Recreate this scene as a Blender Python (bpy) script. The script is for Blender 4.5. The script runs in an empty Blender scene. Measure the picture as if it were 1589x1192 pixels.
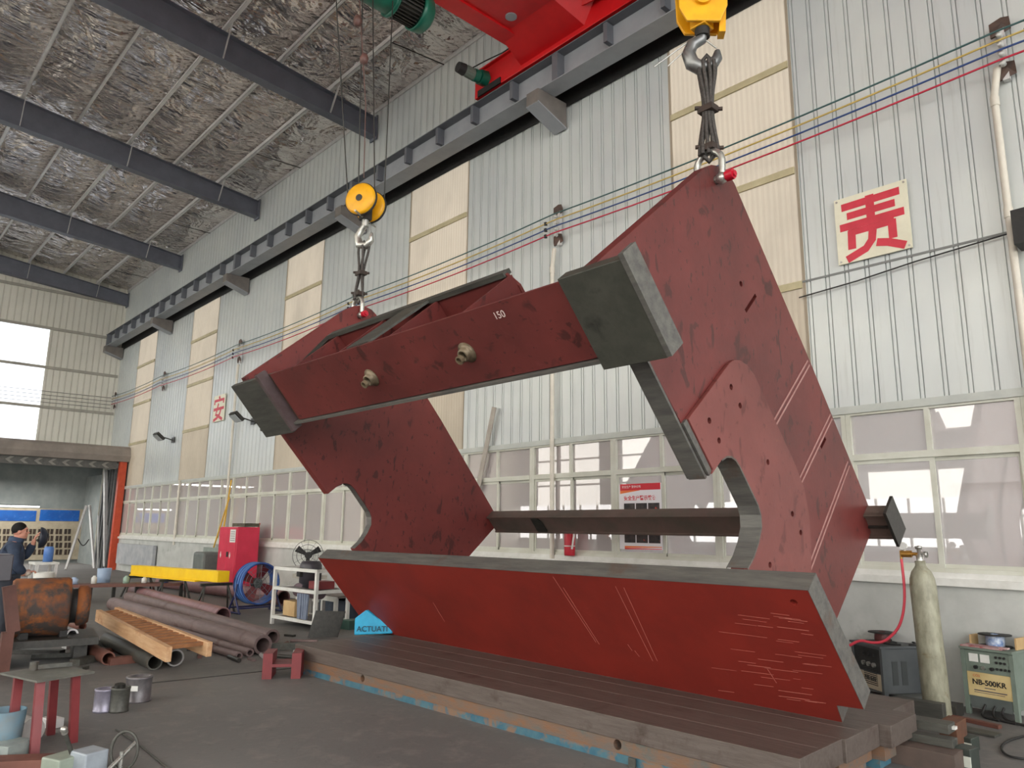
import bpy, bmesh, math, random
from mathutils import Vector, Matrix, noise
from math import sin, cos, pi, radians
random.seed(7)
S = bpy.context.scene
COL = S.collection
V = Vector

# ------------------------------------------------------------------ camera
FOC = 1155.13
YAW, PIT, ROL = -0.825884563, 0.191999, 0.01135004
EYE = V((0, 0, 1.6))
FW = V((cos(PIT)*sin(YAW), cos(PIT)*cos(YAW), sin(PIT)))
_r = V((cos(YAW), -sin(YAW), 0)); _u = _r.cross(FW)
RT = cos(ROL)*_r + sin(ROL)*_u
UP = -sin(ROL)*_r + cos(ROL)*_u
cd = bpy.data.cameras.new('camera'); cam = bpy.data.objects.new('camera', cd); COL.objects.link(cam)
cd.sensor_fit = 'HORIZONTAL'; cd.sensor_width = 36.0; cd.lens = 36.0*FOC/1589.0
cd.clip_start = 0.05; cd.clip_end = 400
cam.matrix_world = Matrix.Translation(EYE) @ Matrix((RT, UP, -FW)).transposed().to_4x4()
S.camera = cam

# ------------------------------------------------------------------ world, exposure
w = bpy.data.worlds.new('overcast_sky'); S.world = w; w.use_nodes = True
nt = w.node_tree; nt.nodes.clear()
wo = nt.nodes.new('ShaderNodeOutputWorld'); bg = nt.nodes.new('ShaderNodeBackground')
tc = nt.nodes.new('ShaderNodeTexCoord'); sx = nt.nodes.new('ShaderNodeSeparateXYZ')
rp = nt.nodes.new('ShaderNodeValToRGB')
rp.color_ramp.elements[0].position = 0.45; rp.color_ramp.elements[0].color = (1.0, 0.99, 0.96, 1)
rp.color_ramp.elements[1].position = 1.0; rp.color_ramp.elements[1].color = (0.97, 0.985, 1.0, 1)
mp = nt.nodes.new('ShaderNodeMath'); mp.operation = 'MULTIPLY_ADD'; mp.inputs[1].default_value = .5; mp.inputs[2].default_value = .5
nt.links.new(tc.outputs['Generated'], sx.inputs[0]); nt.links.new(sx.outputs['Z'], mp.inputs[0])
nt.links.new(mp.outputs[0], rp.inputs[0]); nt.links.new(rp.outputs[0], bg.inputs[0]); nt.links.new(bg.outputs[0], wo.inputs[0])
bg.inputs[1].default_value = 2.4
S.view_settings.view_transform = 'Standard'; S.view_settings.look = 'None'
S.view_settings.gamma = 1.0; S.view_settings.use_curve_mapping = False
S.view_settings.exposure = 1.15
S.cycles.max_bounces = 10; S.cycles.diffuse_bounces = 5; S.cycles.transparent_max_bounces = 16
S.cycles.use_denoising = True
S.cycles.sample_clamp_indirect = 6.0

# ------------------------------------------------------------------ pixel -> known plane
def ray(px, py): return ((px-794.5)*RT - (py-596)*UP + FOC*FW)/FOC
def onp(px, py, ax, val):
    d = ray(px, py); return EYE + d*((val-EYE[ax])/d[ax])
def G(px, py, z=0.0): return onp(px, py, 2, z)
def onX(px, py, x): return onp(px, py, 0, x)
def onY(px, py, y): return onp(px, py, 1, y)
def px_of(p):
    q = V(p)-EYE; z = q.dot(FW); return 794.5+FOC*q.dot(RT)/z, 596-FOC*q.dot(UP)/z, z
def zat(py, x, y):
    lo, hi = -1.0, 14.0
    for _ in range(50):
        m = (lo+hi)/2
        if px_of((x, y, m))[1] > py: lo = m
        else: hi = m
    return lo

# ------------------------------------------------------------------ materials
def lin(c):
    def f(v):
        v /= 255.0
        return v/12.92 if v <= 0.04045 else ((v+0.055)/1.055)**2.4
    return (f(c[0]), f(c[1]), f(c[2]), 1)
class NT:
    def __init__(s, name):
        s.m = bpy.data.materials.new(name); s.m.use_nodes = True; s.t = s.m.node_tree; s.t.nodes.clear()
        s.out = s.n('ShaderNodeOutputMaterial'); s.tc = s.n('ShaderNodeTexCoord')
    def n(s, ty, **k):
        o = s.t.nodes.new(ty)
        for a, b in k.items(): setattr(o, a, b)
        return o
    def l(s, a, b): s.t.links.new(a, b)
    def noise(s, scale, detail=4, rough=.55, stretch=(1, 1, 1), rot=(0, 0, 0), dist=0):
        mp = s.n('ShaderNodeMapping'); mp.inputs['Scale'].default_value = stretch; mp.inputs['Rotation'].default_value = rot
        s.l(s.tc.outputs['Object'], mp.inputs[0])
        o = s.n('ShaderNodeTexNoise'); o.inputs['Scale'].default_value = scale; o.inputs['Detail'].default_value = detail
        o.inputs['Roughness'].default_value = rough; o.inputs['Distortion'].default_value = dist
        s.l(mp.outputs[0], o.inputs['Vector']); return o.outputs['Fac']
    def ramp(s, fac, a, b, ca=(0, 0, 0, 1), cb=(1, 1, 1, 1)):
        r = s.n('ShaderNodeValToRGB'); e = r.color_ramp.elements
        e[0].position = a; e[1].position = b; e[0].color = ca; e[1].color = cb
        s.l(fac, r.inputs[0]); return r.outputs[0]
    def mix(s, fac, a, b, mode='MIX'):
        m = s.n('ShaderNodeMix', data_type='RGBA', blend_type=mode)
        for sock, v in ((m.inputs[0], fac), (m.inputs[6], a), (m.inputs[7], b)):
            if hasattr(v, 'is_linked') or hasattr(v, 'links'): s.l(v, sock)
            else: sock.default_value = v
        return m.outputs[2]
    def bump(s, h, strength=.3, dist=.02):
        b = s.n('ShaderNodeBump'); b.inputs['Strength'].default_value = strength; b.inputs['Distance'].default_value = dist
        s.l(h, b.inputs['Height']); return b.outputs[0]
    def bsdf(s, col, rough=.6, metal=0, normal=None, spec=None):
        p = s.n('ShaderNodeBsdfPrincipled')
        for sock, v in (('Base Color', col), ('Roughness', rough), ('Metallic', metal)):
            if hasattr(v, 'links'): s.l(v, p.inputs[sock])
            else: p.inputs[sock].default_value = v
        if normal is not None: s.l(normal, p.inputs['Normal'])
        if spec is not None: p.inputs['Specular IOR Level'].default_value = spec
        return p.outputs[0]
    def done(s, sh): s.l(sh, s.out.inputs[0]); return s.m
MATS = {}
def M(name, c1, c2=None, scale=5, rough=.6, metal=0, bump=0, c3=None, s3=3, t3=(.58, .68), stretch=(1, 1, 1), rot=(0, 0, 0), bscale=None, a=.35, b=.65, spec=None):
    if name in MATS: return MATS[name]
    k = NT(name); col = lin(c1)
    if c2: col = k.mix(k.ramp(k.noise(scale, 6, .6, stretch, rot), a, b), lin(c1), lin(c2))
    if c3: col = k.mix(k.ramp(k.noise(s3, 5, .65, dist=.4), *t3), col, lin(c3))
    nrm = k.bump(k.noise(bscale or scale*6, 4, .6, stretch, rot), bump, .01) if bump else None
    r = rough
    if c2:
        mr = k.n('ShaderNodeMapRange'); mr.inputs[3].default_value = max(.02, rough-.12); mr.inputs[4].default_value = min(1, rough+.12)
        k.l(k.noise(scale*2.3, 4), mr.inputs[0]); r = mr.outputs[0]
    MATS[name] = k.done(k.bsdf(col, r, metal, nrm, spec)); return MATS[name]

def mk_sheet(name, c1, c2):
    k = NT(name)
    col = k.mix(k.ramp(k.noise(.6, 3), .35, .7), lin(c1), lin(c2))
    col = k.mix(k.ramp(k.noise(2.2, 6, .7, (6, 6, .35)), .55, .8, (0, 0, 0, 1), (.35, .35, .35, 1)), col, lin((150, 150, 142)))
    nrm = k.bump(k.noise(3.0, 3, .5, (5, 5, .5)), .12, .02)
    return k.done(k.bsdf(col, .42, 0.15, nrm))
SHEET = mk_sheet('white_wall_sheet', (206, 210, 207), (192, 197, 198))
SHEETB = mk_sheet('beige_end_wall_sheet', (226, 223, 212), (212, 210, 199))
def mk_frp(name, tint, tr, trc):
    k = NT(name)
    wv = k.n('ShaderNodeTexWave', bands_direction='X'); wv.inputs['Scale'].default_value = 4.2; wv.inputs['Distortion'].default_value = .6
    wv.inputs['Detail'].default_value = 2; k.l(k.tc.outputs['Object'], wv.inputs[0])
    col = k.mix(k.ramp(wv.outputs['Fac'], .2, .8), lin(tint), lin([min(255, int(v*1.05)) for v in tint]))
    col = k.mix(k.ramp(k.noise(.9, 5, .6, (1, 1, .5)), .4, .75), col, lin([int(v*.9) for v in tint]))
    d = k.n('ShaderNodeBsdfDiffuse'); k.l(col, d.inputs[0])
    t = k.n('ShaderNodeBsdfTranslucent'); k.l(col, t.inputs[0])
    p = k.n('ShaderNodeBsdfTransparent'); p.inputs[0].default_value = lin(trc)
    m1 = k.n('ShaderNodeMixShader'); m1.inputs[0].default_value = .16; k.l(d.outputs[0], m1.inputs[1]); k.l(t.outputs[0], m1.inputs[2])
    m2 = k.n('ShaderNodeMixShader'); m2.inputs[0].default_value = tr; k.l(m1.outputs[0], m2.inputs[1]); k.l(p.outputs[0], m2.inputs[2])
    return k.done(m2.outputs[0])
FRP = mk_frp('beige_translucent_sheet', (172, 160, 143), .035, (245, 238, 228))
FRPB = mk_frp('white_translucent_sheet', (206, 214, 230), .30, (245, 250, 255))
FRPO = mk_frp('far_translucent_sheet', (235, 235, 230), .85, (255, 252, 245))
def mk_glass():
    k = NT('dusty_window_glass')
    tr = k.n('ShaderNodeBsdfTransparent'); tr.inputs[0].default_value = (.72, .71, .71, 1)
    gl = k.n('ShaderNodeBsdfGlossy'); gl.inputs[0].default_value = (1, .98, .98, 1); gl.inputs[1].default_value = .012
    lw = k.n('ShaderNodeFresnel'); lw.inputs[0].default_value = 1.55
    ad = k.n('ShaderNodeMath', operation='MULTIPLY_ADD'); ad.inputs[1].default_value = 1.5; ad.inputs[2].default_value = .13
    k.l(lw.outputs[0], ad.inputs[0])
    m = k.n('ShaderNodeMixShader'); k.l(ad.outputs[0], m.inputs[0]); k.l(tr.outputs[0], m.inputs[1]); k.l(gl.outputs[0], m.inputs[2])
    d = k.n('ShaderNodeBsdfDiffuse'); d.inputs[0].default_value = lin((216, 209, 207))
    m2 = k.n('ShaderNodeMixShader'); m2.inputs[0].default_value = .38
    k.l(m.outputs[0], m2.inputs[1]); k.l(d.outputs[0], m2.inputs[2]); return k.done(m2.outputs[0])
GLASS = mk_glass()
def mk_foil():
    k = NT('crumpled_foil_insulation')
    n1 = k.noise(.9, 3, .55, (1, 1, 1), (0, 0, radians(38)), .7)
    n2 = k.noise(3.6, 3, .55, (1, .25, 1), (0, 0, radians(38)), .4)
    n3 = k.noise(16, 3, .6, (1, .35, 1), (0, 0, radians(-50)))
    a = k.n('ShaderNodeMath', operation='MULTIPLY_ADD'); a.inputs[1].default_value = .45; k.l(n2, a.inputs[0]); k.l(n1, a.inputs[2])
    a2 = k.n('ShaderNodeMath', operation='MULTIPLY_ADD'); a2.inputs[1].default_value = .035; k.l(n3, a2.inputs[0]); k.l(a.outputs[0], a2.inputs[2])
    nrm = k.bump(a2.outputs[0], .9, .5)
    return k.done(k.bsdf(lin((230, 222, 218)), .13, .95, nrm))
FOIL = mk_foil()
def mk_red(name, base, dark, light, rough, stain=None, sheen=.5):
    k = NT(name)
    col = k.mix(k.ramp(k.noise(1.6, 6, .6), .35, .68), lin(base), lin(dark))
    col = k.mix(k.ramp(k.noise(5, 6, .7, (1, 1, 1), (0, 0, 0), .5), .62, .78, (0, 0, 0, 1), (.55, .55, .55, 1)), col, lin(light))
    if stain:
        col = k.mix(k.ramp(k.noise(4.3, 4, .55, (1, 1.6, .8), (.5, .3, 0), .6), .60, .66, (0, 0, 0, 1), (.75, .75, .75, 1)), col, lin(stain))
        col = k.mix(k.ramp(k.noise(14, 3, .55, (1, 1.3, .8)), .64, .68, (0, 0, 0, 1), (.7, .7, .7, 1)), col, lin(stain))
    nrm = k.bump(k.noise(30, 4), .06, .01)
    return k.done(k.bsdf(col, rough, .0, nrm, sheen))
REDP = mk_red('red_oxide_primer_dull', (108, 49, 46), (88, 39, 37), (118, 62, 60), .42, (58, 30, 28), .42)
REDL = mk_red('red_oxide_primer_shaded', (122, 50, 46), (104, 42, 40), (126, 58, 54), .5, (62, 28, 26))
REDF = mk_red('red_oxide_primer_fresh', (134, 42, 33), (116, 37, 30), (146, 58, 48), .5, None, .4)
def mk_mill(name, c1, c2, c3, rough=.5, stretch=(.4, 3, 3)):
    k = NT(name)
    col = k.mix(k.ramp(k.noise(6, 6, .65, stretch), .35, .65), lin(c1), lin(c2))
    col = k.mix(k.ramp(k.noise(3, 5, .65), .58, .72), col, lin(c3))
    return k.done(k.bsdf(col, rough, .25, k.bump(k.noise(40, 4, .6, stretch), .2, .01)))
MILL = mk_mill('mill_scale_steel', (62, 62, 58), (84, 84, 78), (78, 70, 60))
CUT = mk_mill('flame_cut_steel_edge', (84, 82, 80), (108, 106, 100), (96, 80, 70), .55)
DARK = mk_mill('dark_oiled_steel', (44, 44, 41), (60, 58, 54), (34, 32, 31), .45)
PLATE = mk_mill('worn_bed_plate_steel', (88, 78, 72), (104, 94, 88), (70, 56, 50), .5, (.5, 6, 6))
RUSTY = mk_mill('rusty_painted_steel', (108, 98, 90), (130, 94, 68), (84, 100, 100), .6, (.8, 3, 3))
PIPE = mk_mill('rusty_pipe_steel', (106, 90, 88), (124, 106, 104), (92, 66, 58), .55, (.5, 3, 3))
TEAL = M('worn_teal_paint', (44, 92, 112), (76, 112, 122), 7, .6, c3=(124, 98, 78), s3=5, t3=(.50, .60))
BLUEGREY = M('blue_grey_steel_paint', (112, 115, 126), (102, 105, 116), 3, .45, spec=.4)
CRANEGREY = M('grey_steel_paint', (156, 159, 164), (146, 150, 155), 3, .5)
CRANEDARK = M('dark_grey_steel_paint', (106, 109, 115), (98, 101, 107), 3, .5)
GALV = M('galvanised_steel', (214, 212, 210), (196, 196, 196), 8, .4, .3)
ALU = M('cream_aluminium', (206, 207, 196), (192, 192, 178), 3, .45)
WHITE = M('white_paint', (222, 222, 218), (206, 206, 200), 6, .5)
CRANERED = M('bright_red_crane_paint', (214, 24, 30), (200, 20, 26), 3, .4)
SIGNRED = M('sign_red_paint', (206, 52, 70), (190, 44, 62), 5, .5)
CREAM = M('cream_board', (226, 222, 200), (216, 212, 190), 6, .5)
YEL = M('yellow_paint', (240, 178, 18), (226, 160, 14), 8, .42)
YELB = M('bright_yellow_paint', (248, 206, 0), (240, 194, 0), 4, .45)
GRN = M('green_hoist_paint', (22, 106, 84), (18, 92, 74), 5, .35)
BLK = M('black_rubber', (28, 28, 28), (38, 37, 36), 8, .6)
CHROME = M('zinc_plated_steel', (190, 190, 184), (164, 164, 158), 12, .3, .8)
ROPE = M('steel_wire_rope', (96, 92, 88), (66, 62, 60), 60, .5, .5, bump=.5)
ORANGE = M('orange_red_paint', (196, 76, 40), (180, 64, 34), 6, .5)
CONC = M('grey_wall_plaster', (192, 194, 190), (174, 176, 172), 2.2, .85, bump=.15, c3=(156, 158, 152), s3=1.6)
WOOD = M('pale_timber', (204, 168, 130), (180, 138, 98), 5, .65, stretch=(.4, 4, 4), c3=(160, 104, 60))
BLUE = M('blue_fan_paint', (40, 62, 130), (60, 100, 168), 5, .4)
CAB = M('crimson_cabinet_paint', (206, 42, 74), (194, 36, 66), 3, .4)
CARD = M('brown_cardboard', (196, 166, 122), (180, 150, 106), 5, .8)
GRY = M('grey_machine_paint', (92, 98, 96), (80, 86, 84), 5, .5)
GRYG = M('green_grey_machine_paint', (116, 128, 118), (104, 116, 106), 6, .5)
YELLABEL = M('yellowed_label', (206, 186, 136), (190, 168, 116), 5, .6)
GASBODY = M('weathered_gas_cylinder_paint', (160, 158, 138), (128, 126, 108), 9, .5, .1, .2, c3=(112, 96, 64), s3=4, stretch=(2, 2, .7))
HOSE = M('red_hose_rubber', (200, 60, 76), rough=.5)
BRASS = M('brass', (186, 140, 70), (150, 110, 50), 20, .35, .7)
RUSTD = M('orange_brown_rust', (150, 88, 40), (112, 64, 36), 3, .75, bump=.2, c3=(66, 58, 54), s3=2.2, t3=(.46, .56))
BROWN = M('brown_primer', (112, 70, 58), (94, 58, 48), 5, .6)
MAROON = M('maroon_paint', (122, 44, 46), (108, 38, 42), 5, .5)
SKIN = M('skin', (206, 150, 128), (190, 132, 112), 10, .55)
NAVY = M('navy_work_cloth', (38, 48, 66), (52, 64, 84), 6, .85, bump=.2)
HAIR = M('black_hair', (18, 16, 16), (28, 25, 24), 60, .7, spec=.2)
BLUEPANE = M('blue_tinted_pane', (22, 84, 158), (16, 70, 140), 3, .25)
PALEBLUE = M('pale_blue_plastic', (168, 186, 210), (150, 170, 198), 4, .5)
CYAN = M('cyan_plastic', (40, 166, 208), (34, 150, 192), 5, .5)
GREENWALL = M('grey_green_fabric', (126, 130, 127), (110, 116, 115), 2, .8)
TAN = M('tan_frame_paint', (150, 140, 120), (136, 126, 106), 5, .6)
def mk_floor():
    k = NT('dusty_concrete_floor')
    col = k.mix(k.ramp(k.noise(.5, 6, .6), .35, .7), lin((110, 108, 106)), lin((92, 90, 89)))
    col = k.mix(k.ramp(k.noise(4, 6, .7, (1, 1, 1), (0, 0, 0), .3), .5, .75), col, lin((122, 117, 113)))
    col = k.mix(k.ramp(k.noise(9, 5, .7), .62, .72, (0, 0, 0, 1), (.7, .7, .7, 1)), col, lin((76, 70, 66)))
    return k.done(k.bsdf(col, .62, 0, k.bump(k.noise(22, 6, .65), .25, .01)))
FLOOR = mk_floor()

# ------------------------------------------------------------------ mesh helpers
class MB:
    def __init__(s): s.v = []; s.f = []; s.sm = []
    def add(s, vs, fs, smooth=False):
        o = len(s.v); s.v += [V(p) for p in vs]; s.f += [[i+o for i in f] for f in fs]; s.sm += [smooth]*len(fs); return s
    def box(s, c, d, R=None):
        c = V(c); h = [x/2 for x in d]
        vs = [V((sx*h[0], sy*h[1], sz*h[2])) for sx in (-1, 1) for sy in (-1, 1) for sz in (-1, 1)]
        if R is not None: vs = [R @ p for p in vs]
        return s.add([c+p for p in vs], [(0, 1, 3, 2), (4, 6, 7, 5), (0, 4, 5, 1), (2, 3, 7, 6), (0, 2, 6, 4), (1, 5, 7, 3)])
    def bb(s, a, b):
        lo = [min(x, y) for x, y in zip(a, b)]; hi = [max(x, y) for x, y in zip(a, b)]
        return s.box([(x+y)/2 for x, y in zip(lo, hi)], [y-x for x, y in zip(lo, hi)])
    def hexa(s, q):  # 8 points: bottom 4 loop, top 4 loop
        return s.add(q, [(3, 2, 1, 0), (4, 5, 6, 7), (0, 1, 5, 4), (1, 2, 6, 5), (2, 3, 7, 6), (3, 0, 4, 7)])
    def prism(s, pts, ext):  # pts: 3D loop, extruded by ext
        n = len(pts); ext = V(ext); a = [V(p) for p in pts]; b = [p+ext for p in a]
        return s.add(a+b, [tuple(range(n-1, -1, -1)), tuple(range(n, 2*n))]+[(i, (i+1) % n, (i+1) % n+n, i+n) for i in range(n)])
    def cyl(s, p0, p1, r, r1=None, n=20, cap=True, inner=None):
        p0 = V(p0); p1 = V(p1); r1 = r if r1 is None else r1
        ax = (p1-p0).normalized(); t = ax.orthogonal().normalized(); b = ax.cross(t)
        cs = [(cos(2*pi*i/n)*t+sin(2*pi*i/n)*b) for i in range(n)]
        A = [p0+c*r for c in cs]; B = [p1+c*r1 for c in cs]
        if inner:
            k = inner; A2 = [p0+c*r*k for c in cs]; B2 = [p1+c*r1*k for c in cs]
            s.add(A+B, [(i, (i+1) % n, (i+1) % n+n, i+n) for i in range(n)], True)
            s.add(A2+B2, [(i+n, (i+1) % n+n, (i+1) % n, i) for i in range(n)], True)
            s.add(A+A2, [(i+n, (i+1) % n+n, (i+1) % n, i) for i in range(n)])
            return s.add(B+B2, [(i, (i+1) % n, (i+1) % n+n, i+n) for i in range(n)])
        s.add(A+B, [(i, (i+1) % n, (i+1) % n+n, i+n) for i in range(n)], True)
        if cap: s.add(A, [tuple(range(n-1, -1, -1))]); s.add(B, [tuple(range(n))])
        return s
    def bar(s, p0, p1, wd, ht, up=(0, 0, 1)):
        p0 = V(p0); p1 = V(p1); d = (p1-p0).normalized(); u = V(up)
        sd = d.cross(u)
        if sd.length < 1e-4: sd = d.orthogonal()
        sd.normalize(); u = sd.cross(d)
        q = lambda p: [p-sd*wd/2-u*ht/2, p+sd*wd/2-u*ht/2, p+sd*wd/2+u*ht/2, p-sd*wd/2+u*ht/2]
        return s.hexa(q(p0)+q(p1))
    def tube(s, pts, r, n=8, closed=False):
        pts = [V(p) for p in pts]; m = len(pts); rings = []; prev = None
        for i, p in enumerate(pts):
            if closed: d = pts[(i+1) % m]-pts[i-1]
            else: d = pts[min(i+1, m-1)]-pts[max(i-1, 0)]
            d.normalize()
            t = d.orthogonal() if prev is None else prev-d*prev.dot(d)
            t.normalize(); prev = t; b = d.cross(t); rr = r[i] if isinstance(r, (list, tuple)) else r
            rings.append([p+(cos(2*pi*k/n)*t+sin(2*pi*k/n)*b)*rr for k in range(n)])
        fs = []
        for i in range(m if closed else m-1):
            j = (i+1) % m
            fs += [(i*n+k, i*n+(k+1) % n, j*n+(k+1) % n, j*n+k) for k in range(n)]
        s.add([p for g in rings for p in g], fs, True)
        if not closed: s.add(rings[0], [tuple(range(n-1, -1, -1))]); s.add(rings[-1], [tuple(range(n))])
        return s
    def lathe(s, prof, p0=(0, 0, 0), ax=(0, 0, 1), n=28):
        p0 = V(p0); ax = V(ax).normalized(); t = ax.orthogonal().normalized(); b = ax.cross(t); m = len(prof)
        vs = [p0+ax*z+(cos(2*pi*k/n)*t+sin(2*pi*k/n)*b)*max(r, 1e-4) for r, z in prof for k in range(n)]
        return s.add(vs, [(i*n+k, i*n+(k+1) % n, (i+1)*n+(k+1) % n, (i+1)*n+k) for i in range(m-1) for k in range(n)], True)
    def sphere(s, c, r, n=14, sc=(1, 1, 1)):
        c = V(c); vs = []; m = n//2
        for i in range(m+1):
            for k in range(n):
                a = pi*i/m; h = 2*pi*k/n
                vs.append(c+V((sin(a)*cos(h)*r*sc[0], sin(a)*sin(h)*r*sc[1], cos(a)*r*sc[2])))
        return s.add(vs, [(i*n+k, (i+1)*n+k, (i+1)*n+(k+1) % n, i*n+(k+1) % n) for i in range(m) for k in range(n)], True)

IDENT = {}
def world_of(o): return IDENT.get(o.name, Matrix.Identity(4))
def obj(name, mb, mat, parent=None, label=None, cat=None, group=None, kind=None, bevel=0):
    me = bpy.data.meshes.new(name)
    org = V((0, 0, 0))
    if parent is None and mb.v:
        xs = [p.x for p in mb.v]; ys = [p.y for p in mb.v]; zs = [p.z for p in mb.v]
        org = V(((min(xs)+max(xs))/2, (min(ys)+max(ys))/2, min(zs)))
    if kind == 'structure': org = V((0, 0, 0))
    me.from_pydata([tuple(p-org) for p in mb.v], [], mb.f)
    me.polygons.foreach_set('use_smooth', mb.sm); me.materials.append(mat); me.validate(); me.update()
    o = bpy.data.objects.new(name, me); COL.objects.link(o)
    if parent is not None:
        o.parent = parent; o.matrix_parent_inverse = world_of(parent).inverted()
    else: o.location = org
    if bevel:
        m = o.modifiers.new('bevel', 'BEVEL'); m.width = bevel; m.segments = 2; m.limit_method = 'ANGLE'
    tag(o, label, cat, group, kind); return o
def tag(o, label=None, cat=None, group=None, kind=None):
    if label: o['label'] = label
    if cat: o['category'] = cat
    if group: o['group'] = group
    if kind: o['kind'] = kind
    return o
def thing(name, label, cat, loc, rz=0, group=None):
    o = bpy.data.objects.new(name, None); COL.objects.link(o); o.location = V(loc); o.rotation_euler = (0, 0, rz)
    o.empty_display_size = .1
    IDENT[o.name] = Matrix.Translation(V(loc)) @ Matrix.Rotation(rz, 4, 'Z')
    return tag(o, label, cat, group)
def st(name, mb, mat, parent=None, **k): return obj(name, mb, mat, parent, kind='structure' if parent is None else None, **k)
def dup(o, loc=None, rz=None, label=None, parent=None):
    c = o.copy(); COL.objects.link(c)
    if parent is not None: c.parent = parent
    if loc is not None: c.location = loc
    if rz is not None: c.rotation_euler = (0, 0, rz)
    if label: c['label'] = label
    for ch in [x for x in ALLCH(o)]: dup(ch, parent=c)
    return c
def ALLCH(o): return [x for x in bpy.data.objects if x.parent == o]
def cut(o, mb):
    me = bpy.data.meshes.new('cutter'); me.from_pydata([tuple(p) for p in mb.v], [], mb.f); me.validate()
    bmm = bmesh.new(); bmm.from_mesh(me); bmesh.ops.remove_doubles(bmm, verts=bmm.verts, dist=1e-5); bmesh.ops.recalc_face_normals(bmm, faces=bmm.faces); bmm.to_mesh(me); bmm.free()
    bm2 = bmesh.new(); bm2.from_mesh(o.data); bmesh.ops.remove_doubles(bm2, verts=bm2.verts, dist=1e-5); bmesh.ops.recalc_face_normals(bm2, faces=bm2.faces); bm2.to_mesh(o.data); bm2.free()
    c = bpy.data.objects.new('cutter', me); COL.objects.link(c)
    c.matrix_world = Matrix.Translation(o.location) if False else Matrix.Identity(4)
    if o.parent is None: c.location = (0, 0, 0)
    m = o.modifiers.new('cut', 'BOOLEAN'); m.object = c; m.operation = 'DIFFERENCE'; m.solver = 'EXACT'
    bpy.context.view_layer.update()
    dg = bpy.context.evaluated_depsgraph_get()
    nm = bpy.data.meshes.new_from_object(o.evaluated_get(dg)); old = o.data
    o.modifiers.remove(m); 
    if len(nm.polygons) > 3: o.data = nm; nm.name = old.name
    bpy.data.objects.remove(c)
def text(name, body, mat, origin, ex, ey, size, depth=.002, parent=None, bold=0.0, center=True, **k):
    """raised lettering: a mesh from a font curve, laid on the plane of the unit vectors ex, ey"""
    c = bpy.data.curves.new(name, 'FONT'); c.body = body; c.size = size; c.extrude = depth; c.offset = bold
    if center: c.align_x = 'CENTER'; c.align_y = 'CENTER'
    t = bpy.data.objects.new(name, c); COL.objects.link(t)
    bpy.context.view_layer.update(); dg = bpy.context.evaluated_depsgraph_get()
    me = bpy.data.meshes.new_from_object(t.evaluated_get(dg)); bpy.data.objects.remove(t)
    ex = V(ex).normalized(); ey = V(ey).normalized(); ez = ex.cross(ey); o0 = V(origin)
    mb = MB(); mb.add([o0+ex*v.co.x+ey*v.co.y+ez*v.co.z for v in me.vertices], [list(p.vertices) for p in me.polygons])
    bpy.data.meshes.remove(me)
    return obj(name, mb, mat, parent, **k)

# ================================================================== SETTING
XL, XN, YW, YO = -32.4, 13.0, 8.3, -14.0
EAVE, SL, RIDGE = 11.05, 0.117, -2.85
def roofz(y): return EAVE+SL*(YW-y) if y > RIDGE else EAVE+SL*(YW-RIDGE)-SL*(RIDGE-y)
m = MB(); m.bb((XL-8, YO-1, -.2), (XN, YW+.3, 0)); st('floor', m, FLOOR)
m = MB(); m.bb((-90, -70, -.4), (50, 60, -.22)); st('ground', m, M('pale_yard_concrete', (150, 150, 146), (136, 136, 132), 1, .9))
m = MB(); m.bb((-60, 17, -.3), (20, 17.4, 7.5))
for i in range(16): m.bb((-58+i*4.8, 16.9, 2.6), (-55.6+i*4.8, 17, 5.2))
st('wall_neighbour', m, M('pale_neighbour_wall', (226, 224, 222), (214, 214, 214), 1, .8))

def corr(mb, x0, x1, z0, z1, y, pitch=.225, out=.022, rw=.036, ax=0):
    """ribbed sheet facing the hall: flats with narrow recessed ribs; ax=0 runs along X on plane y, ax=1 along Y on plane x=y"""
    ks = range(math.floor(x0/pitch)-1, math.ceil(x1/pitch)+1); pr = [(x0, 0)]
    for k in ks:
        c = k*pitch
        for dx, o in ((-rw/2-.011, 0), (-rw/2-.007, out), (-rw/2-.001, out), (-rw/2+.003, .003), (rw/2-.003, .003), (rw/2+.001, out), (rw/2+.007, out), (rw/2+.011, 0)):
            if x0 < c+dx < x1: pr.append((c+dx, o))
    pr.append((x1, 0))
    lo = []; hi = []
    for t, o in pr:
        if ax == 0: lo.append(V((t, y+o, z0))); hi.append(V((t, y+o, z1(t) if callable(z1) else z1)))
        else: lo.append(V((y-o, t, z0))); hi.append(V((y-o, t, z1(t) if callable(z1) else z1)))
    n = len(pr); mb.add(lo+hi, [(i, i+1, n+i+1, n+i) for i in range(n-1)])
ZT = 2.93
PAN = [(-29.95, -28.0), (-24.4, -22.3), (-17.75, -15.85), (-12.15, -10.3), (-5.67, -3.9)]
m = MB(); xs = XL
for a, b in PAN:
    corr(m, xs, a, ZT, 8.75, YW); xs = b
corr(m, xs, XN, ZT, 8.75, YW)
corr(m, XL, XN, 8.75, EAVE+.14, YW)
st('wall_right', m, SHEET)
for i, (a, b) in enumerate(PAN):
    m = MB(); corr(m, a-.04, b+.04, ZT, 8.75, YW-.004, .16, .003, .03)
    o = st('window_%d' % (40+i), m, FRP)
    m = MB()
    for z in (7.42, 5.97, 4.5): m.bb((a, YW-.035, z-.045), (b, YW-.008, z+.045))
    obj('girt', m, M('pale_yellow_girt', (190, 180, 146), (176, 166, 132), 5, .6), o)
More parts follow.
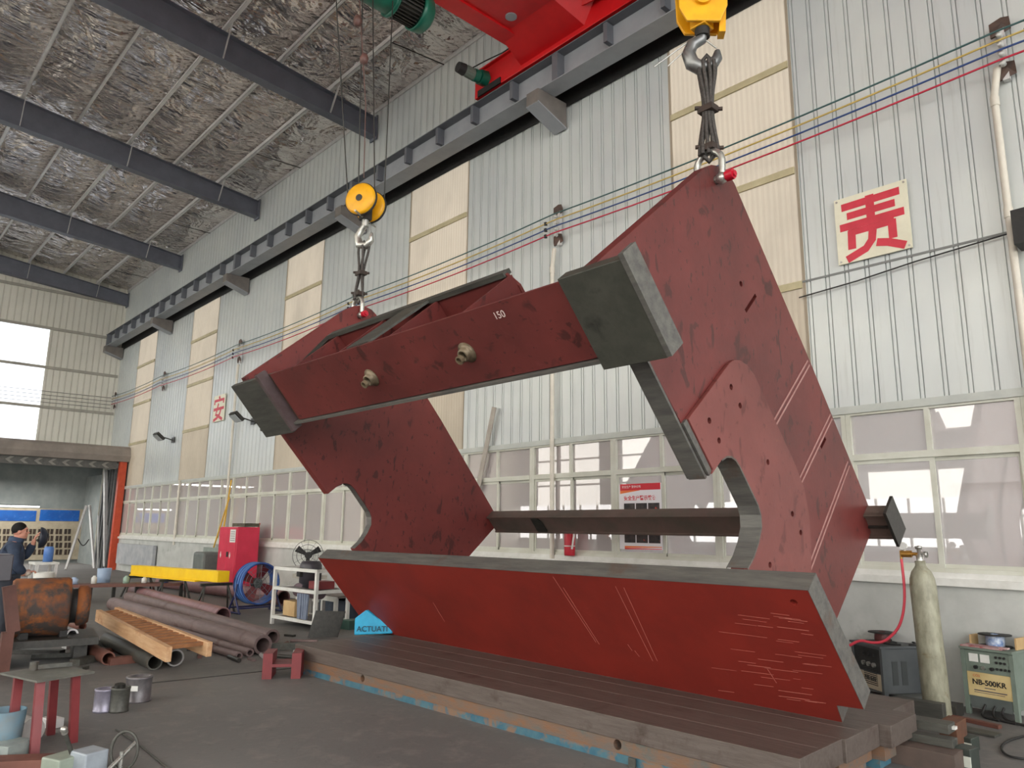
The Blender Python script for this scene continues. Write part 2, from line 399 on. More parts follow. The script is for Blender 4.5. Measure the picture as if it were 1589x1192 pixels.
# cladding lap line, window head and sill
m = MB(); m.bb((-3.9, YW-.008, 4.52), (XN, YW-.001, 4.545)); st('trim_20', m, M('grey_joint', (120, 122, 120)))
m = MB(); m.bb((XL, YW-.05, 2.90), (XN, YW+.03, 2.97)); m.bb((XL, YW-.07, 2.885), (XN, YW-.045, 2.935)); st('trim_1', m, M('pale_head_flashing', (188, 192, 186), (176, 180, 176), 4, .5))
m = MB(); m.bb((XL, YW-.12, 1.10), (XN, YW+.2, 1.17)); m.bb((XL, YW-.075, 1.17), (XN, YW+.2, 1.225)); st('trim_2', m, WHITE)
m = MB(); m.bb((XL, YW-.06, 0), (XN, YW+.2, 1.10)); st('baseboard_right', m, CONC)
# eave flashing
m = MB(); m.bb((XL, YW-.03, EAVE-.05), (XN, YW-.004, EAVE+.05)); st('trim_3', m, GALV)

# windows: aluminium units of two lights, sliding sashes below a transom
UW = 1.655; WX0 = -.185
def window_unit(i, xb):
    xa = xb-UW; xm = (xa+xb)/2; z0, z1, zt = 1.225, 2.90, 2.40
    r = thing('window_%d' % (i+1), None, None, (xm, YW, z0)); r['kind'] = 'structure'
    f = MB(); fw = .035
    for x in (xa+.026, xb-.026): f.bb((x-.025, YW-.05, z0), (x+.025, YW+.03, z1))
    for z in (z0+.02, z1-.02): f.bb((xa+.05, YW-.049, z-.02), (xb-.05, YW+.029, z+.02))
    f.bb((xa+.05, YW-.055, zt-.035), (xb-.05, YW+.028, zt+.035)); f.bb((xm-.025, YW-.048, zt), (xm+.025, YW+.027, z1))
    obj('frame', f, ALU, r)
    p = MB(); p.bb((xa+.04, YW-.012, zt), (xb-.04, YW-.006, z1)); obj('pane', p, GLASS, r)
    for k, (a, b, y) in enumerate(((xa+.03, xm+.03, YW-.02), (xm-.03, xb-.03, YW+.008))):
        s = MB()
        for x in (a+.025, b-.025): s.bb((x-.025, y-.012, z0+.03), (x+.025, y+.012, zt-.03))
        for z in (z0+.055, zt-.05): s.bb((a, y-.011, z-.025), (b, y+.011, z+.025))
        so = obj('sash', s, ALU, r)
        g = MB(); g.bb((a+.02, y-.002, z0+.04), (b-.02, y+.002, zt-.04)); obj('pane', g, GLASS, so)
n_un = 20
for i in range(-2, n_un-1): window_unit(i+2, WX0-UW*i)

# end wall, far end of the hall
m = MB()
GT = 4.30
corr(m, -14, 8.3, 8.95, lambda t: roofz(t)+.13, XL, .215, .02, .02, 1)
corr(m, 5.72, 8.3, GT, 8.95, XL, .215, .02, .02, 1)
corr(m, -14, -1.5, 0, 8.95, XL, .215, .02, .02, 1)
corr(m, 8.12, 8.3, 0, GT, XL, .215, .02, .02, 1)
st('wall_end', m, SHEETB)
m = MB(); corr(m, -1.5, 5.72, GT, 8.95, XL-.01, .2, .016, .03, 1); o = st('window_50', m, FRPB)
m = MB()
for z in (10.42, 8.95, 7.43, 5.91): m.bb((XL+.01, -14, z-.05), (XL+.07, 8.25, z+.05))
st('trim_4', m, M('end_wall_girt', (170, 166, 156), (156, 152, 142), 3, .6))
# wall on the far side of the hall with its bright translucent bays (it also lights the hall)
m = MB(); m2 = MB(); x = XL
k = 0
while x < XN:
    if k % 2 == 0: corr(m, x, min(x+1.6, XN), 2.9, 10.9, YO)
    else: corr(m2, x, min(x+4.6, XN), 2.9, 10.9, YO, .3)
    x += 1.6 if k % 2 == 0 else 4.6; k += 1
m.bb((XL, YO-.15, 0), (XN, YO, 1.1)); st('wall_left', m, SHEET); st('window_51', m2, FRPO)
m = MB()
for z in (9.4, 7.4, 5.4, 4.0): m.bb((XL, YO+.01, z-.05), (XN, YO+.06, z+.05))
k = XL
while k < XN:
    m.bb((k-.04, YO-.05, 1.1), (k+.04, YO+.03, 2.9)); k += 1.2
m.bb((XL, YO-.05, 2.2), (XN, YO+.03, 2.28)); st('trim_5', m, ALU)

# roof: foil blanket between purlins, both slopes
def roof_slab(y0, y1, name):
    mb = MB(); nx, ny = 330, 84; vs = []
    for i in range(nx+1):
        for j in range(ny+1):
            x = XL-.3+(XN-XL+.6)*i/nx; y = y0+(y1-y0)*j/ny
            t = ((7.1-y)/1.19) % 1.0; q = V((x*.9+y*.5, y*1.6-x*.35, 0))
            vs.append((x, y, roofz(y)+.05-.075*math.sin(pi*t)+.045*noise.noise(q*1.1)+.030*noise.noise(q*2.7+V((7, 3, 1)))))
    mb.add(vs, [(i*(ny+1)+j, i*(ny+1)+j+1, (i+1)*(ny+1)+j+1, (i+1)*(ny+1)+j) for i in range(nx) for j in range(ny)], True)
    return st(name, mb, FOIL)
roof_slab(RIDGE, YW+.02, 'ceiling')
mb = MB(); mk = MB(); x = XL-.3; k = 0
while x < XN+.3:
    L_ = 3.6 if k % 2 == 0 else 2.6; x2 = min(x+L_, XN+.3)
    for (ya, yb, sky) in ((YO-.3, YO+1.2, 0), (YO+1.2, RIDGE-.8, 1), (RIDGE-.8, RIDGE, 0)):
        t_ = mk if (sky and k % 2) else mb
        t_.hexa([(x, ya, roofz(ya)), (x2, ya, roofz(ya)), (x2, yb, roofz(yb)), (x, yb, roofz(yb)), (x, ya, roofz(ya)+.02), (x2, ya, roofz(ya)+.02), (x2, yb, roofz(yb)+.02), (x, yb, roofz(yb)+.02)])
    x = x2; k += 1
st('ceiling_far_slope', mb, FOIL); st('window_70', mk, FRPO)  # unseen skylight strips, added to let more daylight into the hall
mb = MB(); mb.prism([(XL-.4, YW+.4, EAVE+.10), (XL-.4, RIDGE, roofz(RIDGE)+.12), (XL-.4, RIDGE, roofz(RIDGE)+.3), (XL-.4, YW+.4, EAVE+.3)], (XN-XL+.8, 0, 0)); st('ceiling_roof_sheet', mb, GALV)

# purlins
py_ = [7.1-1.19*k for k in range(18)]
for k, y in enumerate(py_):
    z = 10.85+SL*(YW-y) if y > RIDGE else 10.85+SL*(YW-RIDGE)-SL*(RIDGE-y)
    m = MB(); x0, x1 = XL, XN
    m.bb((x0, y-.004, z), (x1, y+.004, z+.19)); m.bb((x0, y-.062, z), (x1, y+.004, z+.012)); m.bb((x0, y-.062, z), (x1, y-.056, z+.025)); m.bb((x0, y, z+.18), (x1, y+.06, z+.19))
    for sx in range(6):
        xx = -1.6-6.2*sx+.3
        m.bb((xx-.25, y-.064, z-.004), (xx+.25, y+.006, z+.02))
    words_ = ['nearest the right wall', 'second from the right wall', 'third from the right wall', 'fourth from the right wall', 'fifth from the right wall', 'sixth from the right wall', 'seventh from the right wall', 'eighth from the right wall']
    lb = 'galvanised roof purlin along the hall, '+(words_[k] if k < 8 else 'beyond the upper left corner')
    obj('roof_purlin', m, M('bright_galvanised_steel', (234, 232, 230), (218, 217, 216), 8, .4, .15), None, lb, 'purlin', 'galvanised roof purlins')

# rafters: tapered I-beams with fly braces
RX = [-7.55-6.2*k for k in range(-2, 5)]
rl = {2: 'third', }
def rafter(x, lab):
    r = thing('roof_rafter', lab, 'roof beam', (x, YW, 10.35), 0, 'dark grey roof rafters')
    def bot(y): return 10.36+.078*(YW-y)
    def top(y): return 10.83+SL*(YW-y)
    ys = (YW-.03, RIDGE)
    for nm, f0, f1, wd in (('web', bot, top, .012),):
        m = MB(); a, b = ys
        m.hexa([(x-wd/2, a, bot(a)), (x+wd/2, a, bot(a)), (x+wd/2, b, bot(b)), (x-wd/2, b, bot(b)), (x-wd/2, a, top(a)), (x+wd/2, a, top(a)), (x+wd/2, b, top(b)), (x-wd/2, b, top(b))]); obj('web', m, BLUEGREY, r)
    for f, dz in ((bot, 0), (top, -.014)):
        m = MB(); a, b = ys; h = .12
        m.hexa([(x-h, a, f(a)+dz), (x+h, a, f(a)+dz), (x+h, b, f(b)+dz), (x-h, b, f(b)+dz), (x-h, a, f(a)+dz+.014), (x+h, a, f(a)+dz+.014), (x+h, b, f(b)+dz+.014), (x-h, b, f(b)+dz+.014)]); obj('flange', m, BLUEGREY, r)
    m = MB(); m.bb((x-.14, YW-.05, bot(YW)-.06), (x+.14, YW-.02, top(YW)+.06)); obj('end_plate', m, BLUEGREY, r)
    for k in range(0, 9, 2):
        y = py_[k]
        for s in (-1, 1):
            m = MB(); m.bar((x+s*.08, y, bot(y)+.02), (x+s*.42, y, top(y)+.03), .075, .012, (0, 1, 0)); obj('fly_brace', m, GALV, r)
    m = MB(); a, b = RIDGE, YO
    m.hexa([(x-.12, a, bot(RIDGE)), (x+.12, a, bot(RIDGE)), (x+.12, b, 10.36), (x-.12, b, 10.36), (x-.12, a, top(RIDGE)), (x+.12, a, top(RIDGE)), (x+.12, b, 10.83), (x-.12, b, 10.83)]); obj('far_half', m, BLUEGREY, r)
RL = {-13.75: 'largest dark grey roof rafter, ending left of the green hoist ropes', -19.95: 'second largest dark grey roof rafter, behind the one by the hoist ropes', -26.15: 'dark grey roof rafter next to the farthest, over the bright foil', -32.35: 'farthest dark grey roof rafter, against the end wall'}
for x in RX:
    x = round(x, 2)
    if x == -32.35: x = -32.25
    rafter(x, RL.get(x, RL[-32.35] if x == -32.25 else 'dark grey roof rafter above the photographer, outside the frame' if x > -2 else 'dark grey roof rafter above the red crane girder'))

# wire net under the foil
m = MB(); rr = .006
def wline(p, q):
    a = V((p[0], p[1], roofz(p[1])+.0)); b = V((q[0], q[1], roofz(q[1])+.0)); m.bar(a, b, rr, rr)
for k in range(-60, 170):
    c = -33+k*.26   # x - y = const direction (1,1)
    y0, y1 = RIDGE+.05, 8.25
    xa, xb = c+y0, c+y1
    if xb < XL or xa > XN: continue
    if xa < XL: y0 += XL-xa; xa = XL
    if xb > 0: y1 -= xb; xb = 0
    if y1-y0 > .3: wline((xa, y0), (xb, y1))
for k in range(0, 60):
    c = -9.5+k*.26   # second direction, only near the crane end
    y0, y1 = 5.6, 8.25; xa, xb = c-y0, c-y1
    if xa > 0: continue
    wline((xa, y0), (xb, y1))
obj('ceiling_wire_net', m, M('thin_bright_wire', (196, 192, 188), rough=.4, metal=.3), None, 'net of thin wires holding the foil insulation under the roof', 'wire net', None, 'stuff')
# tie rods near the eave
for k, x in enumerate((-11.1, -17.3, -23.5, -29.7)):
    m = MB(); m.tube([(x, 8.24, EAVE-.12), (x-.25, 7.12, EAVE-.03)], .012, 6)
    obj('sag_rod', m, DARK, None, 'thin dark rod from eave to first purlin, %s' % ['nearest the red crane', 'in the second roof bay', 'in the third roof bay', 'in the farthest roof bay'][k], 'rod', 'sag rods at the eave')
# columns behind the cladding line carry the runway brackets
CX = [-1.7-6.2*k for k in range(6)]
CX = [-1.62, -7.85, -14.0, -20.25, -26.5, -32.2]

# ------------------------------------------------------------------ crane runway beam
rb = thing('crane_runway_beam', 'long grey crane runway beam with stiffeners along the right wall', 'beam', (-13, 7.83, 8.57))
x0, x1 = XL+.05, XN
m = MB(); m.bb((x0, 7.826, 8.58), (x1, 7.834, 9.04)); obj('web', m, CRANEGREY, rb)
m = MB(); m.bb((x0, 7.66, 8.565), (x1, 8.0, 8.58)); obj('flange', m, CRANEGREY, rb)
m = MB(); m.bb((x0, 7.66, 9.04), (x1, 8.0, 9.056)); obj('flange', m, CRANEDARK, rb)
m = MB(); m.bb((x0, 7.79, 9.056), (x1, 7.87, 9.12)); obj('rail', m, DARK, rb)
x = -32.2
ns = 0
while x < 6:
    m = MB(); m.bb((x-.035, 7.675, 8.72), (x+.035, 7.826, 9.04)) if ns % 6 else m.bb((x-.06, 7.665, 8.58), (x+.06, 7.826, 9.04))
    obj('stiffener', m, CRANEDARK, rb); x += 6.2/6; ns += 1
m = MB(); m.bb((XL+.04, YW-.03, 8.5), (XN, YW-.024, 8.80)); st('beam_gap_shade', m, BLK)  # black strip standing in for the shade in the gap behind the beam
BR = ['in the far corner by the end wall', 'next nearest the end wall', 'well left of the left hook block', 'just left of the left hook block', 'below the red crane truck', 'beyond the upper right corner']
for i, x in enumerate(reversed(CX)):
    r = thing('runway_bracket', 'grey box bracket under the runway beam, '+BR[i], 'bracket', (x, 8.28, 8.2), 0, 'runway brackets')
    m = MB(); h = .13
    for s in (-1, 1):
        m.prism([(x+s*h-.008, 8.27, 8.12), (x+s*h-.008, 7.62, 8.34), (x+s*h-.008, 7.62, 8.56), (x+s*h-.008, 8.27, 8.56)], (.016, 0, 0))
    obj('side_plate', m, M('taupe_steel_paint', (124, 118, 112), (108, 102, 98), 4, .5), r)
    m = MB(); m.hexa([(x-h-.01, 8.27, 8.10), (x+h+.01, 8.27, 8.10), (x+h+.01, 7.61, 8.32), (x-h-.01, 7.61, 8.32), (x-h-.01, 8.27, 8.125), (x+h+.01, 8.27, 8.125), (x+h+.01, 7.61, 8.345), (x-h-.01, 7.61, 8.345)]); obj('bottom_plate', m, CRANEGREY, r)
    m = MB(); m.bb((x-h, 7.61, 8.33), (x+h, 7.63, 8.56)); obj('nose_plate', m, MATS['taupe_steel_paint'], r)

# ------------------------------------------------------------------ travelling crane (girder, end truck, drive)
def crane(xc, lab1, lab2, full=True):
    r = thing('bridge_crane', lab1, 'crane', (xc, 7.83, 9.12))
    a, b = xc-.6, xc+.6
    m = MB(); m.prism([(a, 7.55, 9.42), (b, 7.55, 9.42), (b, 7.55, 10.2), (a, 7.55, 10.2)], (0, -20.8, 0)); obj('girder', m, CRANERED, r)
    m = MB(); m.bb((a-.06, -13.2, 9.38), (a+.24, 7.5, 9.42)); m.bb((b-.2, -13.2, 9.38), (b+.06, 7.0, 9.42)); obj('lower_flange', m, CRANERED, r)
    xa, xb = xc-1.92, xc+1.95
    m = MB(); m.bb((xa, 7.68, 9.14), (xb, 7.98, 9.62)); e = obj('end_truck', m, CRANERED, r, bevel=.01)
    m = MB(); m.bb((xa, 7.62, 9.60), (xb, 8.02, 9.625)); obj('cover_plate', m, CRANERED, e)
    m = MB(); m.prism([(a-.12, 7.69, 9.22), (b+.1, 7.69, 9.22), (b+.35, 7.69, 9.62), (b, 7.1, 9.42), (a, 7.1, 9.42)], (0, 0, .03)); obj('gusset_plate', m, CRANERED, r)
    m = MB(); m.prism([(b, 7.5, 9.44), (b+.9, 7.66, 9.44), (b+.9, 7.66, 9.62), (b, 7.3, 9.9)], (0, .02, 0)); obj('corner_plate', m, CRANERED, r)
    for s, xw in ((-1, xa+.4), (1, xb-.4)):
        m = MB(); m.cyl((xw, 7.74, 9.27), (xw, 7.92, 9.27), .15, n=24); obj('wheel', m, DARK, r)
    m = MB(); m.bb((xa+.1, 7.66, 9.135), (xa+.7, 7.685, 9.25)); obj('buffer_plate', m, BLK, r)
    m = MB()
    for k in range(6): m.cyl((b+.12, 7.665-.0, 9.46+.05*k), (b+.12, 7.69, 9.46+.05*k), .016, n=8)
    obj('bolt', m, DARK, r)
    m = MB(); m.cyl((xc-.12, 6.9, 9.40), (xc-.12, 6.9, 9.425), .09, n=24); obj('access_plate', m, CRANEGREY, r)
    # travel motor
    mo = MB(); mo.cyl((xa+.32, 7.66, 9.38), (xa+.32, 7.5, 9.36), .14, .13, n=6); mo.cyl((xa+.32, 7.5, 9.36), (xa+.3, 7.40, 9.36), .11); mt = obj('travel_motor', mo, GRN, r)
    mo = MB(); mo.cyl((xa+.3, 7.40, 9.36), (xa+.28, 7.2, 9.37), .095)
    for k in range(12):
        aa = 2*pi*k/12; mo.bb((xa+.29+.095*cos(aa)-.006, 7.24, 9.365+.095*sin(aa)-.006), (xa+.29+.095*cos(aa)+.006, 7.40, 9.365+.095*sin(aa)+.006))
    obj('motor_body', mo, GRYG, mt)
    mo = MB(); mo.cyl((xa+.28, 7.2, 9.37), (xa+.27, 7.07, 9.375), .105, .09); obj('fan_cowl', mo, BLK, mt)
    mo = MB(); mo.tube([(xa+.3, 7.35, 9.46), (xa+.5, 7.5, 9.58), (xa+.8, 7.62, 9.64), (xa+1.1, 7.64, 9.66)], .012, 6); obj('cable', mo, BLK, mt)
    return r
crane(-7.48, 'bright red bridge crane with end truck on the grey runway beam', '')
crane(-2.55, 'second red bridge crane above the right hook block, out of frame', '')

def hoist(xc, yc, lab):
    z = 8.84
    r = thing('electric_hoist', lab, 'hoist', (xc, yc, z-.25))
    m = MB(); m.cyl((xc, yc-.75, z), (xc, yc+.62, z), .24, n=32); d = obj('drum_housing', m, GRN, r)
    m = MB(); m.lathe([(.24, 0), (.275, .01), (.275, .05), (.24, .06)], (xc, yc+.58, z), (0, 1, 0)); obj('housing_ring', m, GRN, r)
    m = MB(); m.cyl((xc, yc+.64, z), (xc, yc+1.0, z), .2, n=28)
    for k in range(30):
        a = 2*pi*k/30; m.box((xc+.225*cos(a), yc+.82, z+.225*sin(a)), (.012, .34, .04), Matrix.Rotation(-a+pi/2, 3, 'Y'))
    obj('motor', m, M('dark_motor_casting', (52, 50, 44), (40, 40, 36), 6, .5), r)
    m = MB(); m.lathe([(.001, .24), (.18, .23), (.255, .17), (.275, .05), (.275, 0), (.25, 0)], (xc, yc+1.0, z), (0, 1, 0)); obj('fan_cowl', m, GRN, r)
    m = MB(); m.bb((xc-.12, yc+.62, z+.22), (xc+.12, yc+.98, z+.34)); obj('terminal_box', m, M('blue_terminal_paint', (30, 110, 200)), r)
    m = MB(); m.bb((xc-.16, yc-.6, z+.18), (xc+.16, yc+.3, z+.535)); obj('trolley_frame', m, GRN, r)
    # rope pulley with guide at the outer end
    m = MB(); m.lathe([(.03, -.03), (.12, -.03), (.095, 0), (.12, .03), (.03, .03)], (xc-.1, yc-.3, z-.34), (.5, 1, 0)); obj('rope_sheave', m, M('maroon_sheave', (92, 40, 38), (80, 34, 32), 6, .5), r)
    m = MB(); m.bb((xc-.14, yc-.36, z-.36), (xc-.06, yc-.26, z-.2)); obj('sheave_hanger', m, BLK, r)
    return r
hoist(-7.9, 4.32, 'green electric wire rope hoist under the red girder')

def hook_block(xc, yc, zs, ropes_top, lab, side):
    """bottom block with two yellow sheave covers, cross head and hook; sd is the sheave axis"""
    r = thing('hook_block', lab, 'hook block', (xc, yc, zs-.6))
    ax = V((-.50, .87, 0)).normalized()
    c = V((xc, yc, zs)); R_ = .21
    for k in (-1, 1):
        p = c+ax*(.13*k)
        m = MB(); m.lathe([(.001, -.055), (.05, -.06), (R_-.03, -.05), (R_, -.03), (R_, .03), (R_-.03, .05), (.05, .06), (.001, .055)], p, ax, 32); s = obj('sheave_cover', m, YEL, r)
        m = MB(); m.cyl(p-ax*.066, p+ax*.066, .045, n=20); obj('hub', m, DARK, s)
        m = MB(); m.lathe([(R_-.005, -.014), (R_+.012, -.014), (R_+.012, .014), (R_-.005, .014)], p, ax, 32); obj('rope_groove', m, BLK, s)
    m = MB(); m.box(c+V((0, 0, -.12)), (.12, .12, .22)); obj('centre_yoke', m, BLK, r)
    m = MB(); m.cyl(c-ax*.27+V((0, 0, -.21)), c+ax*.27+V((0, 0, -.21)), .014, n=8); obj('guard_rod', m, CHROME, r)
    hz = c+V((0, 0, -.22)); pts = []; q = V((ax.y, -ax.x, 0))
    m = MB(); m.cyl(hz, hz+V((0, 0, -.1)), .045, n=16); rad = []
    for t, rr_ in ((0, .04), (.1, .042), (.3, .05), (.5, .055), (.7, .052), (.85, .042), (1, .02)):
        a = radians(100-300*t); pts.append(hz+V((0, 0, -.24))+q*(.105*cos(a)*-1)+V((0, 0, .13*sin(a)))); rad.append(rr_)
    pts2 = [hz+V((0, 0, -.08))]+pts[1:]; m.tube(pts2, [.04]+rad[1:], 12); obj('hook', m, CHROME if side == 'L' else M('dull_forged_steel', (112, 114, 116), (142, 142, 140), 6, .35, .6), r)
    for k, (dx, top) in enumerate(ropes_top):
        m = MB(); m.cyl(c+ax*dx[0]+q*dx[1], top, .008, n=6); obj('rope', m, DARK, r)
    return c, hz, q, ax
AP_L = V((-7.95, 4.72, 0)); AP_R = V((-2.85, 4.76, 0))
zL = zat(316, -7.95, 4.72)
hbL = hook_block(-7.95, 4.72, zL, [((-.13, -.19), V((-7.95, 4.08, 8.66))), ((-.13, .19), V((-7.78, 4.55, 8.68))), ((.13, -.19), V((-7.95, 4.5, 8.62))), ((.13, .19), V((-7.75, 4.85, 8.68)))], 'left hook block with two yellow discs hanging before the runway beam', 'L')
# hanging limit line with small brown weights beside the ropes
m = MB(); m.tube([(-7.8, 4.35, 8.62), (-7.8, 4.4, 8.2), (-7.82, 4.56, 7.0), (-7.84, 4.6, 6.0)], .007, 6)
for z in (8.35, 7.85): m.lathe([(.001, 0), (.05, .02), (.06, .08), (.04, .14), (.001, .16)], (-7.8, 4.4+.1*(8.2-z)/.4, z-.3), (0, 0, 1), 12)
obj('limit_cord', m, M('brown_weight', (110, 78, 72), (90, 66, 60), 8, .5), None, 'hanging cord with small brown weights under the green hoist', 'cord')

# ================================================================== THE BIG STEEL FRAME (lying tilted, hung by two corners)
TH = radians(49.4)
EA = V((0, -cos(TH), sin(TH))); EB = V((0, sin(TH), cos(TH))); FO = V((0, 5.46, .302))
XR_, XLF, PT = -2.8, -7.9, .10
def FP(x, a, b): return V((x, FO.y, FO.z))+EA*a+EB*b
sf = thing('steel_weldment', 'huge tilted red-primed steel frame hung from two hooks, resting on the bed plates', 'steel frame', (-5.35, 5.46, .3))
def fbox(mb, x0, x1, a0, a1, b0, b1):
    return mb.hexa([FP(x0, a0, b0), FP(x1, a0, b0), FP(x1, a0, b1), FP(x0, a0, b1), FP(x0, a1, b0), FP(x1, a1, b0), FP(x1, a1, b1), FP(x0, a1, b1)])
def arc(ca, cb, r, t0, t1, n=8): return [(ca+r*sin(radians(t0+(t1-t0)*i/n)), cb+r*cos(radians(t0+(t1-t0)*i/n))) for i in range(n+1)]
# outline in (a, b): long axis a, depth b
out = [(0.0, .16), (0.0, 2.14), (1.7, 2.18), (3.36, 2.165), (3.44, 2.145), (3.50, 2.10), (3.56, 2.03), (3.60, 1.95), (3.62, 1.85)]
out += [(3.62, .06), (3.02, .06), (3.0, .24), (1.97, .27)]
out += [(1.965, .43), (1.945, .50), (1.91, .545), (1.86, .575), (1.80, .585), (1.45, .585), (1.38, .565), (1.31, .51), (1.262, .40), (1.235, .28), (1.235, .16)]
def end_plate(xf, mat, out=out):
    m = MB(); m.prism([FP(xf, a, b) for a, b in out], (-PT, 0, 0)); return obj('end_plate', m, mat, sf, bevel=.004)
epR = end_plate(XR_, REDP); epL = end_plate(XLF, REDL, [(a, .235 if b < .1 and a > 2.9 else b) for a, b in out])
# raised doubler on the near plate, drilled
pad = [(2.40, .30), (2.40, 1.0), (2.385, 1.08), (2.34, 1.15), (2.26, 1.21), (2.15, 1.245), (1.3, 1.255), (1.1, 1.235), (.9, 1.14), (.72, .98), (.5, .75), (.5, .21)]+[q for q in out if 1.2 < q[0] < 1.975 and (.26 if q[0] > 1.3 else .15) < q[1] < .6][::-1]+[(1.985, .30)]
m = MB(); m.prism([FP(XR_+.035, a, b) for a, b in pad], (-.034, 0, 0)); pd = obj('doubler_plate', m, mk_red('red_oxide_doubler', (120, 64, 60), (105, 54, 50), (136, 82, 62), .42, (84, 38, 35), .45), epR, bevel=.004)
holes = [(2.263, .902), (2.10, .906), (2.25, .498), (2.082, .5), (1.58, .927), (1.085, .935), (.905, .932), (1.051, .408)]
m = MB()
for a, b in holes: m.cyl(FP(XR_+.08, a, b), FP(XR_-.06, a, b), .022, n=14)
cut(pd, m)
m = MB()
for a, b in holes: m.cyl(FP(XR_+.05, a, b), FP(XR_-.05, a, b), .0222, n=14)
m.cyl(FP(XR_+.05, 2.727, 1.651), FP(XR_-.05, 2.727, 1.651), .022, n=14)
for q0_, q1_ in (((1157, 483), (1173, 458)), ((1274, 695), (1281, 680))):
    p0_, p1_ = onX(*q0_, XR_), onX(*q1_, XR_); m.bar(p0_, p1_, .03, .14, (1, 0, 0))
cut(epR, m)
# pale masked weld lines across the near plate
LINE = M('pale_masked_weld_line', (168, 128, 122), (150, 108, 102), 12, .5)
for (a0, b0, a1, b1) in ((1.715, 2.14, 1.69, 1.262), (1.165, 2.14, 1.135, 1.255), (.69, 2.10, .58, .84)):
    for d in (-.022, .022):
        m = MB(); m.bar(FP(XR_+.001, a0+d, b0), FP(XR_+.001, a1+d, b1), .005, .016, EA); obj('weld_line', m, LINE, epR)
# flame-cut edge strips around the near throat and front edge
m = MB(); strip = [(3.0, .235), (1.972, .262)]
fbox(m, XR_-PT-.03, XR_+.002, 1.965, 2.98, .225, .245); fbox(m, XR_-PT-.05, XR_-PT, 1.965, 2.9, .235, .32); fbox(m, XR_, XR_+.022, 1.972, 2.40, .25, .298); obj('edge_strip', m, CUT, epR)
thr_ = [q for q in out if 1.2 < q[0] < 1.97 and (.26 if q[0] > 1.3 else .15) < q[1] < .6]
thr = [(1.6+(a-1.6)*.982, .25+(b-.25)*.982) for a, b in thr_ if (a, b) != (1.97, .27)]
m = MB()
n_ = len(thr); A = [FP(XR_+.036, a, b) for a, b in thr]; B_ = [FP(XR_-PT-.03, a, b) for a, b in thr]
A2 = [FP(XR_+.0365, 1.6+(a-1.6)*1.03, .25+(b-.25)*1.04) for a, b in thr]; 
m.add(A+B_, [(i, i+1, n_+i+1, n_+i) for i in range(n_-1)]); m.add(A+A2, [(i, i+1, n_+i+1, n_+i) for i in range(n_-1)])
B2 = [FP(XR_-PT-.03, 1.6+(a-1.6)*1.03, .25+(b-.25)*1.05) for a, b in thr]; m.add(B_+B2, [(i, i+1, n_+i+1, n_+i) for i in range(n_-1)])
obj('throat_edge', m, CUT, epR)
m = MB(); A = [FP(XLF+.002, a, b) for a, b in thr]; B_ = [FP(XLF-PT-.002, a, b) for a, b in thr]; m.add(A+B_, [(i, i+1, n_+i+1, n_+i) for i in range(n_-1)]); obj('throat_edge', m, CUT, epL)

# front plate: thick slab, notched at its near lower corner
XA, XB, FT, FH = -8.58, -2.285, .155, 1.235
pts = [(XA, 0), (-2.49, 0), (-2.47, .17), (XB, .18), (XB, FH), (XA, FH-.03)]
m = MB(); m.prism([FP(x, a, 0) for x, a in pts], EB*FT); fpl = obj('front_plate', m, REDF, sf)
m = MB(); m.cyl(FP(-2.42, 1.12, -.1), FP(-2.42, 1.12, .4), .026, n=16); cut(fpl, m)
m = MB(); e = .002
m.hexa([FP(XA, FH-.03, -e), FP(XB, FH, -e), FP(XB+e, FH, FT), FP(XA-e, FH-.03, FT), FP(XA, FH-.026, -e), FP(XB+e, FH+.004, -e), FP(XB+e, FH+.004, FT), FP(XA, FH-.026, FT)])
m.hexa([FP(XB, .18, -e), FP(XB+.004, .18, -e), FP(XB+.004, .18, FT), FP(XB, .18, FT), FP(XB, FH, -e), FP(XB+.004, FH, -e), FP(XB+.004, FH, FT), FP(XB, FH, FT)])
m.hexa([FP(-2.49, 0, -e), FP(-2.486, 0, -e), FP(-2.486, 0, FT), FP(-2.49, 0, FT), FP(-2.47, .17, -e), FP(-2.466, .17, -e), FP(-2.466, .17, FT), FP(-2.47, .17, FT)])
obj('flame_cut_edge', m, CUT, fpl)
SCR = M('pale_scratch', (176, 104, 92), rough=.6)
def on_front(px, py):
    d = ray(px, py); k = (V((0, FO.y, FO.z))-EYE).dot(EB)/d.dot(EB); return EYE+d*k
for p, q in (((858, 895), (925, 997)), ((874, 912), (930, 1000)), ((955, 910), (1013, 1026)), ((968, 912), (1020, 1026)), ((974, 1000), (981, 1010)), ((985, 1010), (992, 1019)), ((672, 935), (690, 965)), ((1190, 1037), (1205, 1060))):
    m = MB(); m.bar(on_front(*p)-EB*.0008, on_front(*q)-EB*.0008, .004, .0015, EB); obj('paint_scratch', m, SCR, fpl)
m = MB()
random.seed(3)
for k in range(46):
    px, py = random.uniform(1120, 1285), random.uniform(950, 1090)
    if px > 1225+(py-930)*.55: continue
    L = random.uniform(10, 55); p = on_front(px-L/2, py); q = on_front(px+L/2, py+L*.13); m.bar(p-EB*.0006, q-EB*.0006, random.uniform(.001, .004), .0012, EB)
obj('fine_scratches', m, SCR, fpl, kind='stuff')

